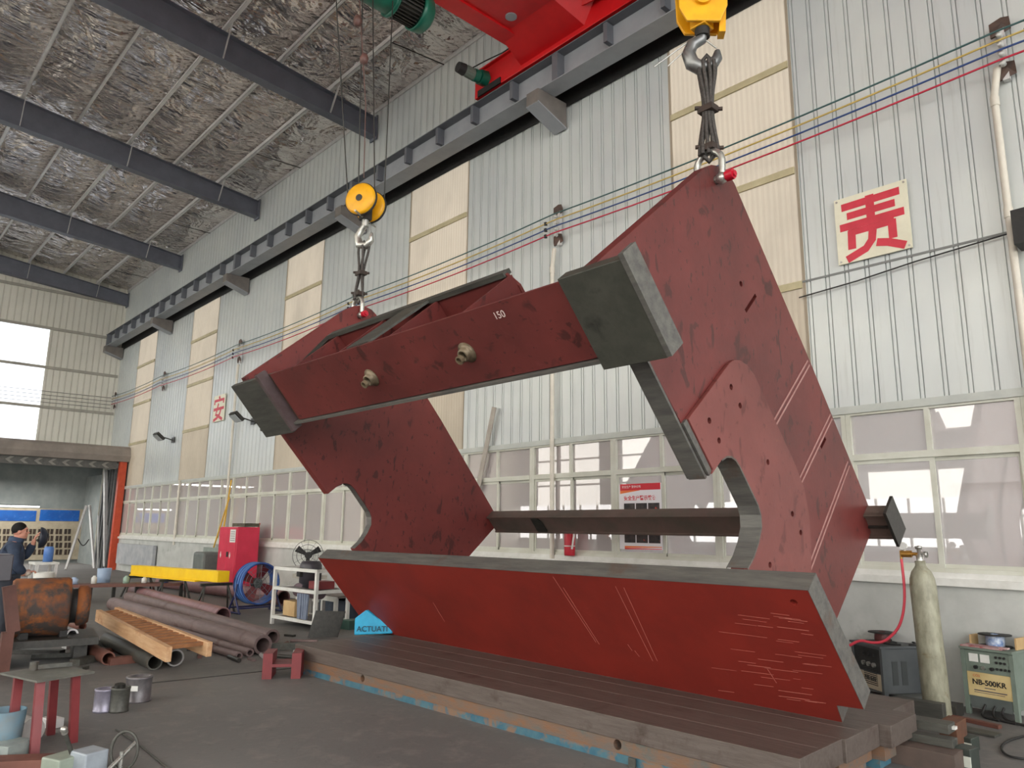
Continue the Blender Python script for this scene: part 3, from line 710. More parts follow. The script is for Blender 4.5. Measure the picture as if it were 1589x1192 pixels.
# cross beam: front plate with two bosses, bottom flange, back plate and ribs
cb = MB(); fbox(cb, -6.99, -2.86, 3.065, 3.61, .06, .09); bm_ = obj('cross_beam', cb, REDP, sf)
m = MB(); fbox(m, XLF, -2.9, 3.03, 3.055, .035, .80); obj('bottom_flange', m, CUT, bm_)
m = MB(); fbox(m, XLF, -6.99, 3.06, 3.6, .10, .14); obj('joint_plate', m, M('brown_weathered_steel', (88, 72, 60), (74, 60, 52), 5, .5), bm_)
m = MB(); m.prism([FP(x, a, .72) for x, a in ((XLF, 3.06), (-3.98, 3.06), (-3.98, 3.5), (-4.05, 3.62), (-6.75, 3.62), (-7.5, 3.45), (XLF, 3.40))], EB*.03); obj('back_plate', m, REDP, bm_)
m = MB(); m.prism([FP(x, a, .70) for x, a in ((-4.05, 3.60), (-6.75, 3.60), (-7.5, 3.43), (-7.5, 3.47), (-6.75, 3.64), (-4.05, 3.64))], EB*.09); obj('top_edge_bar', m, MILL, bm_)
for x in (-6.6, -5.75, -4.95, -4.02):
    m = MB(); m.prism([FP(x, 3.06, .09), FP(x, 3.60, .09), FP(x, 3.60, .72), FP(x, 3.06, .72)], (.03, 0, 0)); obj('rib', m, REDP, bm_)
m = MB(); m.prism([FP(-5.55, 3.60, .09), FP(-5.2, 3.60, .09), FP(-5.0, 3.615, .72), FP(-5.35, 3.615, .72)], EA*.02); obj('rib_cap', m, MILL, bm_)
for px, py in ((577, 586), (725, 547)):
    d = ray(px, py); k = (V((0, FO.y, FO.z))+EB*.06-EYE).dot(EB)/d.dot(EB); p = EYE+d*k
    m = MB(); m.lathe([(.05, 0), (.085, .002), (.06, .012), (.05, .03), (.05, .055), (.034, .055), (.034, -.0)], p, -EB, 24); bo = obj('boss', m, M('bronze_weld_boss', (134, 120, 96), (104, 92, 74), 14, .45, .3), bm_)
    m = MB(); m.cyl(p-EB*.07+V((0, 0, -.012)), p-EB*.10+V((0, 0, -.012)), .034, n=18, inner=.7); obj('boss_ring', m, MATS['bronze_weld_boss'], bo)
    m = MB(); m.cyl(p-EB*.002, p-EB*.01, .034, n=18); obj('bore', m, BLK, bo)
# heavy dark end blocks on the corners
m = MB(); fbox(m, -2.92, -2.44, 3.02, 3.66, -.045, .055); bk = obj('end_block', m, mk_mill('greenish_dirty_steel', (64, 65, 58), (78, 78, 70), (40, 40, 37), .5, (1, 1, 1)), sf, bevel=.006)
m = MB(); fbox(m, -2.44, -2.405, 3.03, 3.69, -.05, .10); obj('block_rim', m, CUT, bk)
m = MB(); fbox(m, -7.80, -7.16, 2.96, 3.63, .0, .055); bk = obj('end_block', m, MILL, sf, bevel=.006)
m = MB(); fbox(m, -7.16, -7.10, 2.98, 3.66, -.01, .10); obj('block_rim', m, M('purple_brown_edge', (92, 78, 80), (80, 64, 64), 8, .5), bk)
text('chalk_mark', '150', M('white_chalk', (214, 196, 190)), FP(-3.62, 3.52, .0585), (1, 0, 0), EA, .075, .0008, bm_)
# tie bar at the rear lower corners
m = MB(); fbox(m, XLF, -2.6, .185, .205, 1.98, 2.12); fbox(m, XLF, -2.6, -.06, .205, 2.0, 2.02); fbox(m, XLF, -2.6, -.06, -.04, 1.98, 2.12)
tb = obj('tie_bar', m, M('primer_stained_steel', (104, 84, 78), (86, 78, 70), 4, .45), sf)
m = MB(); fbox(m, -2.6, -2.575, -.10, .27, 1.93, 2.17); obj('end_lug', m, DARK, tb)
m = MB(); fbox(m, -2.8, -2.6, -.04, .185, 2.10, 2.12); fbox(m, -2.80, -2.6, .06, .08, 1.98, 2.12); obj('stub_web', m, DARK, tb)
m = MB(); m.prism([FP(-7.05, -.04, 1.995), FP(-7.05, .18, 1.995), FP(-6.93, .18, 1.995), FP(-6.88, .12, 1.995), FP(-6.88, -.04, 1.995)], EB*-.012); obj('scarf_plate', m, DARK, tb)

# shackles in the two top corners, pins across the plates
def shackle(c, s, lab, pin_mat):
    r = thing('bow_shackle', lab, 'shackle', c)
    h = .10; pts = [V((c.x-h, c.y, c.z-.02))]
    for i in range(13):
        a = pi-pi*i/12; pts.append(V((c.x+(h+.01)*cos(a), c.y, c.z+.12+.105*sin(a))))
    pts.append(V((c.x+h, c.y, c.z-.02)))
    m = MB(); m.tube(pts, .026, 12)
    for k in (-1, 1): m.sphere((c.x+k*h, c.y, c.z-.02), .046, 14)
    obj('bow', m, CHROME, r)
    m = MB(); m.cyl((c.x-h-.05, c.y, c.z-.02), (c.x+h+.05, c.y, c.z-.02), .03, n=16); p = obj('pin', m, CHROME, r)
    m = MB(); m.cyl((c.x+h+.04, c.y, c.z-.02), (c.x+h+.10, c.y, c.z-.02), .042, n=6); m.cyl((c.x+h+.10, c.y, c.z-.02), (c.x+h+.115, c.y, c.z-.02), .022, n=12); obj('pin_head', m, pin_mat, p)
    m = MB(); m.cyl((c.x-h-.05, c.y, c.z-.02), (c.x-h-.09, c.y, c.z-.02), .04, n=6); obj('nut', m, CHROME if s > 0 else pin_mat, p)
    return r
cR = FP(-2.85, 3.50, 1.93); cL = FP(-7.95, 3.48, 1.95)
for ep, c in ((epR, cR), (epL, cL)):
    m = MB(); m.cyl((c.x-.2, c.y, c.z-.02), (c.x+.2, c.y, c.z-.02), .034, n=16); cut(ep, m)
shackle(cR, 1, 'bow shackle with red pin through the near right corner of the frame', M('red_pin_paint', (204, 24, 52), (184, 20, 44), 5, .4))
shackle(cL, -1, 'bow shackle with red pin through the far left corner of the frame', MATS['red_pin_paint'])

# right hook block, mostly above the frame edge of the picture
zh = zat(46, -2.92, 4.74)
r = thing('hook_block', 'right hook block of heavy yellow castings above the near shackle', 'hook block', (-2.92, 4.74, zh-.4))
hx, hy = -2.92, 4.74; q = V((.75, .66, 0)); ax = V((.66, -.75, 0))
m = MB(); cpt = V((hx, hy, zh+.12))
for k in (-1, 1):
    p = cpt+ax*.07*k
    m.prism([p+q*a+V((0, 0, b)) for a, b in ((-.13, -.10), (.13, -.12), (.19, .02), (.20, .45), (-.20, .45), (-.19, .02))], ax*.03*k)
m.box(cpt+V((0, 0, -.06)), (.14, .14, .12)); obj('side_casting', m, YEL, r, bevel=.008)
m = MB(); m.cyl(cpt-ax*.13+V((0, 0, .1)), cpt+ax*.13+V((0, 0, .1)), .07, n=20); obj('pin_boss', m, YEL, r)
for k in (-1, 1):
    m = MB(); p = cpt+V((0, 0, .28)); m.cyl(p+ax*(.03*k-.02), p+ax*(.03*k+.02), .17, n=28); obj('sheave', m, DARK, r)
m = MB(); m.bar(cpt+q*.17+V((0, 0, .15)), cpt+q*.15+V((0, 0, -.18)), .1, .05, q); obj('guard_lug', m, YEL, r)
m = MB(); m.cyl((hx, hy, zh+.05), (hx, hy, zh-.07), .06, n=18); obj('hook_nut', m, BLK, r)
m = MB(); pts = [V((hx, hy, zh-.02))]; rad = [.045]
for t in (0, .15, .3, .45, .6, .75, .9, 1.0):
    a = radians(95+275*t); pts.append(V((hx, hy, zh-.22))+q*(.115*cos(a))+V((0, 0, .13*sin(a)))); rad.append((.045, .05, .056, .06, .06, .054, .042, .022)[int(round(t*7)) if t < 1 else 7])
m.tube(pts, rad, 14); obj('hook', m, M('dull_forged_steel', (104, 106, 108), (138, 138, 136), 6, .32, .7), r)
m = MB(); L0 = V((hx-.02, hy-.03, zh-.05)); m.tube([L0, L0-q*.36+V((0, 0, -.27))], .007, 6); m.tube([L0, L0+q*.14+V((0, 0, -.13))], .007, 6); m.tube([L0-q*.25+V((0, 0, -.27)), L0-q*.02+V((0, 0, -.05))], .006, 6); obj('safety_latch', m, CHROME, r)
for k in (-1, 1):
    m = MB(); m.cyl(cpt+q*.17*k+V((0, 0, .28)), (hx+q.x*.17*k, hy+q.y*.17*k, 9.4), .009, n=6); obj('rope', m, DARK, r)
hookR = V((hx, hy, zh-.33))

def sling(top, bot, spread, nstr, clamps, lab, r0):
    r = thing('wire_rope_sling', lab, 'sling', bot)
    m = MB(); d = (bot-top); sd = V((.8, .6, 0))
    for k in range(nstr):
        a = 2*pi*k/nstr; pts = []
        for i in range(9):
            t = i/8; wv = spread*(.55+.45*cos(2*pi*t)*.6)+.01
            pts.append(top+d*t+sd*(wv*cos(a+t*1.2))+V((-.6, .8, 0))*(wv*.6*sin(a+t*1.2)))
        m.tube(pts, r0, 6)
    m.tube([top+sd*spread*.6, top+V((0, 0, .06)), top-sd*spread*.6], r0*1.3, 6); m.tube([bot+sd*spread*.5, bot+V((0, 0, -.05)), bot-sd*spread*.5], r0*1.3, 6)
    obj('rope_bundle', m, ROPE, r)
    for t in clamps:
        p = top+d*t; m = MB(); m.box(p, (.13, .10, .05)); m.cyl(p+sd*.07, p+sd*.11, .016, n=8); m.cyl(p-sd*.06+V((0, 0, .02)), p-sd*.10+V((0, 0, .02)), .016, n=8); obj('rope_clamp', m, M('rusty_clamp', (62, 48, 40), (44, 36, 32), 9, .6), r)
sling(hookR+V((.03, 0, .02)), cR+V((0, 0, .20)), .072, 9, (.52, .93), 'thick bundled wire rope sling from the right hook to the near shackle', .016)
c_, hz_, q_, ax_ = hbL
sling(hz_+V((0, 0, -.36)), cL+V((0, 0, .20)), .075, 4, (.52, .9), 'thin doubled wire rope sling from the left hook to the far shackle', .016)

# ================================================================== BED PLATES under the frame
pa = G(458, 999, .30); pb = G(1240.9, 1178, .30)
bx = (pb-pa); bx.z = 0; BLEN = bx.length; bx.normalize(); by = V((-bx.y, bx.x, 0))
BO = V((pa.x, pa.y, 0))
def BP(u, v, z): return BO+bx*u+by*v+V((0, 0, z))
def bbox_(mb, u0, u1, v0, v1, z0, z1): return mb.hexa([BP(u0, v0, z0), BP(u1, v0, z0), BP(u1, v1, z0), BP(u0, v1, z0), BP(u0, v0, z1), BP(u1, v0, z1), BP(u1, v1, z1), BP(u0, v1, z1)])
BL_ = ['frontmost bed plate with the long rusty teal edge', 'second bed plate from the front, under the lower edge of the frame', 'third bed plate from the front, behind the red front plate', 'rearmost bed plate, nearest the welders']
vs = [(0, .62, 0, BLEN), (.624, 1.2, .0, BLEN+.02), (1.204, 1.72, .0, BLEN+.10), (1.724, 2.2, .1, BLEN-.06)]
for i, (v0, v1, u0, u1) in enumerate(vs):
    r = thing('bed_plate', BL_[i], 'bed plate', BP((u0+u1)/2, (v0+v1)/2, 0), 0, 'cast bed plates under the frame')
    m = MB(); bbox_(m, u0, u1, v0, v1, .155, .30)
    if i == 0:
        pass
    top = obj('top_slab', m, PLATE, r, bevel=.004)
    m = MB(); bbox_(m, u0+.005, u1-.06, v0+.012, v1-.004, .06, .153); lw = obj('lower_rim', m, RUSTY, r)
    m = MB(); bbox_(m, u0+.02, u1-.10, v0+.02, v1-.01, .0, .06); obj('foot_rim', m, TEAL, r)
    if i == 0:
        for px, py in ((562, 1041), (940, 1149)):
            p = onp(px, py, 1, 4.25); u = (p-BO).dot(bx)
            m = MB(); m.cyl(BP(u, -.05, .115), BP(u, .3, .115), .035, n=18); cut(lw, m)
        m = MB(); bbox_(m, BLEN*.79, BLEN*.80, -.012, .0, .0, .06); obj('lug', m, MILL, r)
    m = MB()
    for k in range(1, 2): bbox_(m, u0+.02, u1-.02, v0+.30, v0+.304, .3002, .3008)
    obj('scribed_line', m, M('pale_scribed_line', (128, 112, 106)), top)

# ================================================================== ON THE RIGHT WALL
WIRES = [('thin dark green conductor wire along the right wall, topmost of the four', (58, 92, 92)), ('thin yellow conductor wire along the right wall, second from the top', (196, 170, 92)), ('thin blue conductor wire along the right wall, third from the top', (44, 72, 128)), ('thin red conductor wire along the right wall, lowest of the four', (190, 36, 62))]
for k, (lab, c) in enumerate(WIRES):
    z = 6.58-.107*k; m = MB()
    for a, b in zip([XN]+CX, CX):
        pts = []
        for i in range(9):
            t = i/8; pts.append((a+(b-a)*t, 8.09, z-.06*4*t*(1-t)))
        m.tube(pts, .011, 6)
    obj('conductor_wire', m, M('conductor_paint_%s' % ['green', 'yellow', 'blue', 'red'][k], c, rough=.5), None, lab, 'wire', 'conductor wires on the right wall')
for k in range(4):
    m = MB(); pts = [(XL+.3, 8.05-1.7*i, 6.50-.14*k-.05*4*(i/8)*(1-i/8)) for i in range(9)]; m.tube(pts, .010, 6)
    obj('end_wall_wire', m, BLK, None, ['topmost', 'second highest', 'third highest', 'lowest'][k]+' of four thin dark wires along the end wall', 'wire', 'wires on the end wall')
wl = ['at the upper right, beside the large sign', 'behind the cross beam, on the white conduit', 'left of the left sling', 'above the small red sign', 'near the far end of the wall', 'in the far corner of the hall']
for i, x in enumerate(CX):
    r = thing('insulator_bracket', 'rusty bracket with insulators for the wires, '+wl[i], 'bracket', (x, 8.28, 6.15), 0, 'wire insulator brackets')
    m = MB(); m.bb((x-.03, 8.22, 6.10), (x+.03, 8.28, 6.72)); obj('post', m, GALV, r)
    for z in (6.64, 6.14):
        m = MB(); m.prism([(x-.09, 8.21, z-.04), (x-.09, 8.24, z-.04), (x+.09, 8.24, z+.0), (x+.09, 8.21, z+.06), (x+.02, 8.21, z+.08), (x-.09, 8.21, z+.05)], (0, -.01, .06)); obj('clip_plate', m, M('rusty_brown_clip', (86, 62, 50), (64, 48, 42), 8, .6), r)
    for k in range(4):
        z = 6.58-.107*k
        m = MB(); m.lathe([(.001, -.03), (.028, -.025), (.018, 0), (.032, .02), (.02, .04), (.001, .045)], (x-.0, 8.16, z-.01), (0, -1, .1), 12); obj('insulator', m, WHITE, r)
        if k and x > -25:
            m = MB(); m.lathe([(.001, 0), (.03, .01), (.02, .03), (.034, .05), (.001, .07)], (x+(.25 if i == 0 else -.16), 8.09, z-.04), (0, 0, 1), 10); obj('strain_ball', m, BLK, r)
for i, (x, z1, z0) in enumerate(((-1.74, 6.25, .0), (-7.98, 6.05, .4), (-20.3, 6.05, 1.2), (-24.05, 2.95, 1.0), (-13.35, 2.4, 1.15))):
    m = MB(); m.tube([(x+.06, 8.20, z1), (x, 8.215, z1-.3), (x, 8.215, (z1+z0)/2), (x, 8.215, z0)], .035, 10)
    for z in (z1-.4, z1-1.6):
        if z > z0: m.cyl((x, 8.215, z), (x, 8.215, z+.1), .042, n=12)
    obj('conduit_pipe', m, M('white_conduit', (216, 210, 196), (202, 196, 184), 4, .5), None, 'white vertical conduit pipe '+['running down the wall at the right edge', 'down the wall behind the cross beam', 'above the small red sign', 'in front of the far windows', 'before the window seen through the throat'][i], 'pipe', 'conduit pipes')

GLYPH = {'责': [(.10, (.10, .85), (.90, .86)), (.095, (.17, .70), (.83, .705)), (.10, (.06, .545), (.94, .55)), (.105, (.50, .93), (.50, .55)),
    (.10, (.22, .475), (.21, .19)), (.085, (.175, .44), (.80, .445)), (.10, (.77, .475), (.77, .20)), (.10, (.51, .40), (.49, .26), (.40, .15), (.13, .05)), (.10, (.55, .20), (.70, .16), (.92, .055))],
 '安': [(.10, (.46, .95), (.55, .83)), (.09, (.10, .80), (.90, .80)), (.09, (.12, .83), (.11, .66)), (.09, (.89, .83), (.86, .66)),
    (.10, (.45, .68), (.34, .40), (.26, .28), (.50, .20), (.86, .05)), (.10, (.06, .47), (.94, .48)), (.10, (.70, .46), (.62, .28), (.42, .14), (.10, .06))]}
def stroke(P_, w_):
    L_, R_ = [], []
    for i, p in enumerate(P_):
        d = (P_[min(i+1, len(P_)-1)]-P_[max(i-1, 0)]).normalized(); n = V((-d.z, 0, d.x))*w_/2; L_.append(p+n); R_.append(p-n)
    return L_+R_[::-1]
def sign(x0, x1, z0, z1, ch, lab):
    r = thing('sign_board', lab, 'sign', ((x0+x1)/2, 8.27, z0))
    m = MB(); m.bb((x0, 8.255, z0), (x1, 8.275, z1)); b = obj('board', m, CREAM, r)
    s = min(x1-x0, z1-z0)
    m = MB()
    for k, st_ in enumerate(GLYPH[ch]):
        w_ = st_[0]*1.12; P_ = [V((x0+(x1-x0)*u, 8.2535-.00012*k, z0+(z1-z0)*v)) for u, v in st_[1:]]
        m.prism(stroke(P_, w_*s), (0, -.0015, 0))
    obj('character', m, SIGNRED, r)
    m = MB()
    for x in (x0+.03, x1-.03):
        for z in (z0+.03, z1-.03): m.cyl((x, 8.256, z), (x, 8.248, z), .012, n=8)
    obj('screw', m, CHROME, b)
sign(-3.44, -2.645, 4.61, 5.40, '责', 'cream square sign with the large red character 责 on the right wall')
sign(-21.95, -21.1, 4.56, 5.34, '安', 'small distant cream sign with the red character 安 on the right wall')
def flood(px, py, lab):
    p = onY(px, py, 7.9); r = thing('floodlight', lab, 'floodlight', (p.x, 8.28, p.z))
    m = MB(); m.box((p.x, 7.85, p.z+.05), (.42, .08, .30), Matrix.Rotation(radians(50), 3, 'X')); h = obj('housing', m, DARK, r)
    m = MB(); m.box((p.x, 7.81, p.z+.0), (.36, .02, .24), Matrix.Rotation(radians(50), 3, 'X')); obj('lens', m, M('grey_lens', (170, 176, 178), rough=.2), h)
    m = MB(); m.bar((p.x+.1, 8.28, p.z-.05), (p.x+.1, 7.85, p.z+.05), .03, .03); m.bb((p.x-.05, 8.26, p.z-.12), (p.x+.2, 8.28, p.z+.05)); obj('arm', m, DARK, r)
flood(370, 650, 'small dark floodlight on the wall beside the small red sign')
flood(249, 680, 'small dark floodlight low on the wall near the far corner')
m = MB(); p = onY(1584, 348, 8.1); m.box((p.x+.05, 8.12, p.z-.05), (.2, .26, .34)); obj('wall_speaker', m, BLK, None, 'small black box on the wall at the right edge, beside the conduit', 'speaker')
m = MB(); pts = [onY(*q, 8.24) for q in ((1240, 462), (1330, 436), (1420, 406), (1500, 382), (1580, 358))]; m.tube(pts, .008, 6); obj('wall_cable', m, BLK, None, 'thin dark cable sagging across the right wall below the large sign', 'cable')
m = MB(); q0_, q1_ = onY(767, 632, 8.205), onY(741, 762, 8.205); m.bar(q0_, q1_+(q1_-q0_)*((q1_.z-1.18)/(q0_.z-q1_.z)), .10, .02, (0, 1, 0)); obj('leaning_plank', m, M('grey_weathered_wood', (176, 170, 160), (160, 152, 142), 6, .7), None, 'grey narrow plank leaning against the windows left of the cross beam', 'plank')

# poster in a window pane
P0, P1 = onY(962, 852, 8.262), onY(1026, 749, 8.262)
x0, x1, z0, z1 = P0.x, P1.x, P0.z, P1.z; W_, H_ = x1-x0, z1-z0
r = thing('safety_poster', 'white and red safety poster with dark pictures taped inside the window', 'poster', ((x0+x1)/2, 8.262, z0))
m = MB(); m.bb((x0, 8.261, z0), (x1, 8.2625, z1)); sh = obj('sheet', m, M('poster_paper', (232, 230, 234), rough=.5), r)
def pq(name, u0, v0, u1, v1, mat, skew=0, e=.001):
    m = MB(); m.prism([(x0+u0*W_, 8.261, z0+v0*H_), (x0+u1*W_, 8.261, z0+(v0+skew)*H_), (x0+u1*W_, 8.261, z0+v1*H_), (x0+u0*W_, 8.261, z0+v1*H_)], (0, -e, 0)); return obj(name, m, mat, sh)
PRED = M('poster_red', (206, 40, 56), rough=.5); PORG = M('poster_orange', (232, 120, 60), rough=.5); PDK = M('poster_dark_picture', (34, 34, 38), (70, 60, 58), 14, .5, c3=(190, 70, 50), s3=9, t3=(.62, .66))
pq('header_band', .03, .90, .98, 1.0, PRED); pq('header_band', .03, .85, .5, .90, PORG, .045); pq('footer_band', .12, .02, .98, .05, PORG, .02); pq('footer_band', .12, .0, .98, .02, PRED, .01)
for i in range(3):
    pq('picture', .12+.285*i, .44, .12+.285*i+.26, .70, PDK, 0, .0015); pq('picture', .12+.285*i, .10, .12+.285*i+.26, .42, PDK, 0, .0015)
text('title', '安全生产警示教育', PRED, (x0+.5*W_, 8.2595, z0+.775*H_), (1, 0, 0), (0, 0, 1), W_*.095, .0005, sh, W_*.002)
text('caption', '安全生产 警钟长鸣', M('poster_white_ink', (230, 230, 230)), (x0+.3*W_, 8.2595, z0+.952*H_), (1, 0, 0), (0, 0, 1), W_*.055, .0005, sh)

# fire extinguisher on the sill
p = onY(881, 868, 8.12); r = thing('fire_extinguisher', 'red fire extinguisher standing on the window sill below the tie bar', 'fire extinguisher', (p.x, p.y, 1.225))
m = MB(); m.lathe([(.001, 0), (.075, 0), (.08, .02), (.08, .36), (.06, .42), (.025, .45), (.025, .48), (.001, .48)], (p.x, 8.16, 1.225), (0, 0, 1), 24); b = obj('body', m, M('extinguisher_red', (196, 30, 50), (180, 24, 44), 5, .4), r)
m = MB(); m.lathe([(.0815, .13), (.0815, .145)], (p.x, 8.16, 1.225)); obj('band', m, WHITE, b)
m = MB(); m.bb((p.x-.02, 8.13, 1.70), (p.x+.07, 8.19, 1.73)); m.bb((p.x-.015, 8.14, 1.73), (p.x+.1, 8.18, 1.75)); obj('valve_handle', m, BLK, r)
m = MB(); m.tube([(p.x+.03, 8.15, 1.70), (p.x+.11, 8.13, 1.66), (p.x+.12, 8.12, 1.50), (p.x+.10, 8.10, 1.32)], .014, 8); obj('hose', m, WHITE, r)

# ================================================================== RIGHT FOREGROUND: gas cylinder, welders, blocks
b0 = G(1456, 1112); t0 = V((b0.x-.055, b0.y+.06, 1.34)); ax = (t0-b0).normalized()
r = thing('gas_cylinder', 'tall weathered grey gas cylinder leaning before the plastered wall', 'gas cylinder', b0)
m = MB(); m.lathe([(.001, 0), (.10, 0), (.112, .02), (.112, 1.12), (.105, 1.19), (.085, 1.25), (.055, 1.29), (.045, 1.31), (.045, 1.35), (.001, 1.35)], b0, ax, 36); obj('body', m, GASBODY, r)
tp = b0+ax*1.35
m = MB(); m.lathe([(.03, 0), (.03, .05), (.018, .06), (.018, .11), (.001, .11)], tp, ax, 16); v = obj('valve', m, CHROME, r)
m = MB(); m.lathe([(.001, .11), (.03, .11), (.034, .13), (.001, .14)], tp, ax, 12); m.cyl(tp+ax*.07, tp+ax*.07+V((.06, 0, 0)), .014, n=10); m.lathe([(.02, -.01), (.03, -.01), (.03, .01), (.02, .01)], tp+ax*.06+V((.06, 0, .0)), (1, 0, 0), 12); obj('hand_wheel', m, CHROME, v)
m = MB(); q = tp+ax*.06; m.cyl(q, q+V((-.15, -.02, .0)), .016, n=12); m.cyl(q+V((-.06, -.01, 0)), q+V((-.15, -.02, 0)), .032, n=14); m.cyl(q+V((-.155, -.02, -.05)), q+V((-.155, -.02, .03)), .012, n=10); rg = obj('regulator', m, BRASS, r)
m = MB(); m.cyl(q+V((-.12, -.03, .07)), q+V((-.12, -.06, .075)), .035, n=20); m.cyl(q+V((-.12, -.02, .02)), q+V((-.12, -.03, .07)), .01, n=8); obj('gauge', m, WHITE, rg)
hs = q+V((-.155, -.02, -.05))
hy_ = hs.y-.02
pts = [hs]+[onY(px, py, hy_) for px, py in ((1404, 915), (1403, 945), (1397, 970), (1386, 985), (1370, 997), (1352, 998), (1335, 993), (1318, 1002))]
def smooth(p, it=2):
    p = [V(x) for x in p]
    for _ in range(it):
        o = [p[0]]
        for a, b in zip(p, p[1:]): o += [a*.75+b*.25, a*.25+b*.75]
        p = o+[p[-1]]
    return p
m = MB(); m.tube(smooth(pts), .013, 8); obj('gas_hose', m, HOSE, None, 'red rubber hose hanging from the cylinder regulator to the left welder', 'hose')

def welder(o, rz, wd, dp, ht, lab, body, panel_fn):
    R = Matrix.Rotation(rz, 3, 'Z'); o = V(o)
    r = thing('welding_machine', lab, 'welding machine', o, rz)
    L = lambda p: o+R @ V(p)
    def bx(mb, a, b):
        c = [(i+j)/2 for i, j in zip(a, b)]; return mb.box(L(c), [abs(j-i) for i, j in zip(a, b)], R)
    m = MB(); bx(m, (-wd/2, 0, .08), (wd/2, dp, ht)); obj('housing', m, body, r, bevel=.008)
    for x in (-wd/2, wd/2):
        m = MB(); bx(m, (x-.018, -.012, .0), (x+.018, .03, ht)); obj('corner_post', m, body, r)
        m = MB(); bx(m, (x-.018, dp-.03, .0), (x+.018, dp, .08)); obj('foot', m, BLK, r)
    m = MB(); bx(m, (-wd/2-.02, -.03, ht), (wd/2+.02, dp+.02, ht+.02)); obj('top_cover', m, body, r)
    panel_fn(r, L, R, bx, wd, dp, ht); return L
def pan500(r, L, R, bx, wd, dp, ht):
    ex = R @ V((1, 0, 0))
    m = MB(); bx(m, (-wd/2+.02, -.006, ht-.19), (wd/2-.02, 0, ht-.01)); p = obj('control_panel', m, GRYG, r)
    for x in (-.11, -.015):
        m = MB(); bx(m, (x-.038, -.012, ht-.105), (x+.038, -.006, ht-.035)); obj('meter', m, WHITE, p)
    for i, x in enumerate((-.095, -.03, .04)):
        m = MB(); m.cyl(L((x, -.006, ht-.15)), L((x, -.03, ht-.15)), .016, n=14); obj('knob', m, CHROME if i == 1 else BLK, p)
    for j, z in enumerate((.045, .09, .145)):
        for i in range(3+(j > 1)):
            m = MB(); m.cyl(L((.08+.033*i, -.006, ht-z)), L((.08+.033*i, -.018, ht-z)), .011, n=10); obj('switch', m, BLK, p)
    m = MB(); bx(m, (-wd/2+.022, -.008, .165), (wd/2-.015, 0, ht-.195)); p = obj('name_plate', m, YELLABEL, r)
    text('lettering', 'NB-500KR', BLK, L((.0, -.010, .285)), ex, (0, 0, 1), .063, .001, p, .0015)
    text('lettering', 'CO2', M('faded_red_ink', (200, 90, 50)), L((-.10, -.010, .34)), ex, (0, 0, 1), .03, .0005, p)
    m = MB(); bx(m, (-.04, -.010, .240), (.05, -.008, .246)); bx(m, (-.13, -.010, .212), (.14, -.008, .220)); bx(m, (-.13, -.010, .196), (.12, -.008, .200)); obj('fine_print', m, M('blue_black_ink', (70, 66, 84)), p)
    m = MB(); bx(m, (-wd/2+.03, -.005, .06), (wd/2-.03, 0, .16)); obj('lower_panel', m, GRY, r)
    for i, x in enumerate((-.05, .03, .1)):
        m = MB(); m.tube(smooth([L((x, 0, .1)), L((x-.01, -.04, .05)), L((x+.03*i, -.10, .012)), L((x+.15+.05*i, -.12, .012))]), .011, 6); obj('power_cable', m, BLK, r)
w0 = G(1541, 1114); Lw = welder(w0, radians(-8), .40, .42, .565, 'green-grey welding machine lettered NB-500KR, right of the gas cylinder', GRYG, pan500)
def pan630(r, L, R, bx, wd, dp, ht):
    ex = R @ V((1, 0, 0))
    m = MB(); bx(m, (-wd/2+.02, -.006, ht-.24), (wd/2-.02, 0, ht-.02)); p = obj('control_panel', m, BLK, r)
    for j, z in enumerate((.08, .17)):
        for i, x in enumerate((-.03, .05, .13)):
            m = MB(); m.cyl(L((x-.02, -.006, ht-z)), L((x-.02, -.028, ht-z)), .022 if j else .014, n=14); obj('knob', m, BLK if not j else CHROME, p)
    m = MB(); bx(m, (-wd/2+.03, -.006, .10), (wd/2-.02, 0, ht-.25)); p = obj('name_plate', m, M('pale_beige_label', (190, 178, 156), (176, 164, 142), 6, .6), r)
    text('lettering', 'NB-630', BLK, L((.03, -.008, ht-.30)), ex, (0, 0, 1), .055, .001, p, .001)
    m = MB()
    for k in range(9): bx(m, (-.06, -.010, .14+.018*k), (.14, -.006, .147+.018*k))
    obj('louvre', m, BLK, p)
    for x in (.1, .2):
        m = MB()
        for k in range(1): bx(m, (wd/2, x, .16), (wd/2+.004, x+.06, ht-.12))
        obj('side_vent', m, M('dark_vent_grey', (62, 66, 66)), r)
w1 = G(1374, 1092); Rz = radians(-33); off = Matrix.Rotation(Rz, 3, 'Z') @ V((-.22, 0, 0))
Lw1 = welder(w1+off, Rz, .44, .56, .50, 'dark grey welding machine behind the frame, left of the gas cylinder', M('dark_grey_machine_paint', (84, 88, 90), (74, 78, 80), 4, .5), pan630)
def spool(c, ax, R_, wd, lab, mat, core, tilt=None):
    r = thing('wire_spool', lab, 'wire spool', c)
    ax = V(ax).normalized(); m = MB(); m.lathe([(R_*.25, 0), (R_, 0), (R_, .008), (R_*.25, .008)], c, ax, 28); obj('flange', m, mat, r)
    m = MB(); m.lathe([(R_*.25, wd-.008), (R_, wd-.008), (R_, wd), (R_*.25, wd)], c, ax, 28); obj('flange', m, mat, r)
    m = MB(); m.lathe([(R_*.55, .008), (R_*.58, wd*.3), (R_*.56, wd*.7), (R_*.55, wd-.008)], c, ax, 24); m.lathe([(R_*.25, 0), (R_*.25, wd)], c, ax, 16); obj('wire_winding', m, core, r)
spool(Lw1((-.03, .2, .522)), (0, 0, 1), .13, .10, 'empty black wire spool on top of the left welding machine', BLK, MATS['maroon_sheave'])
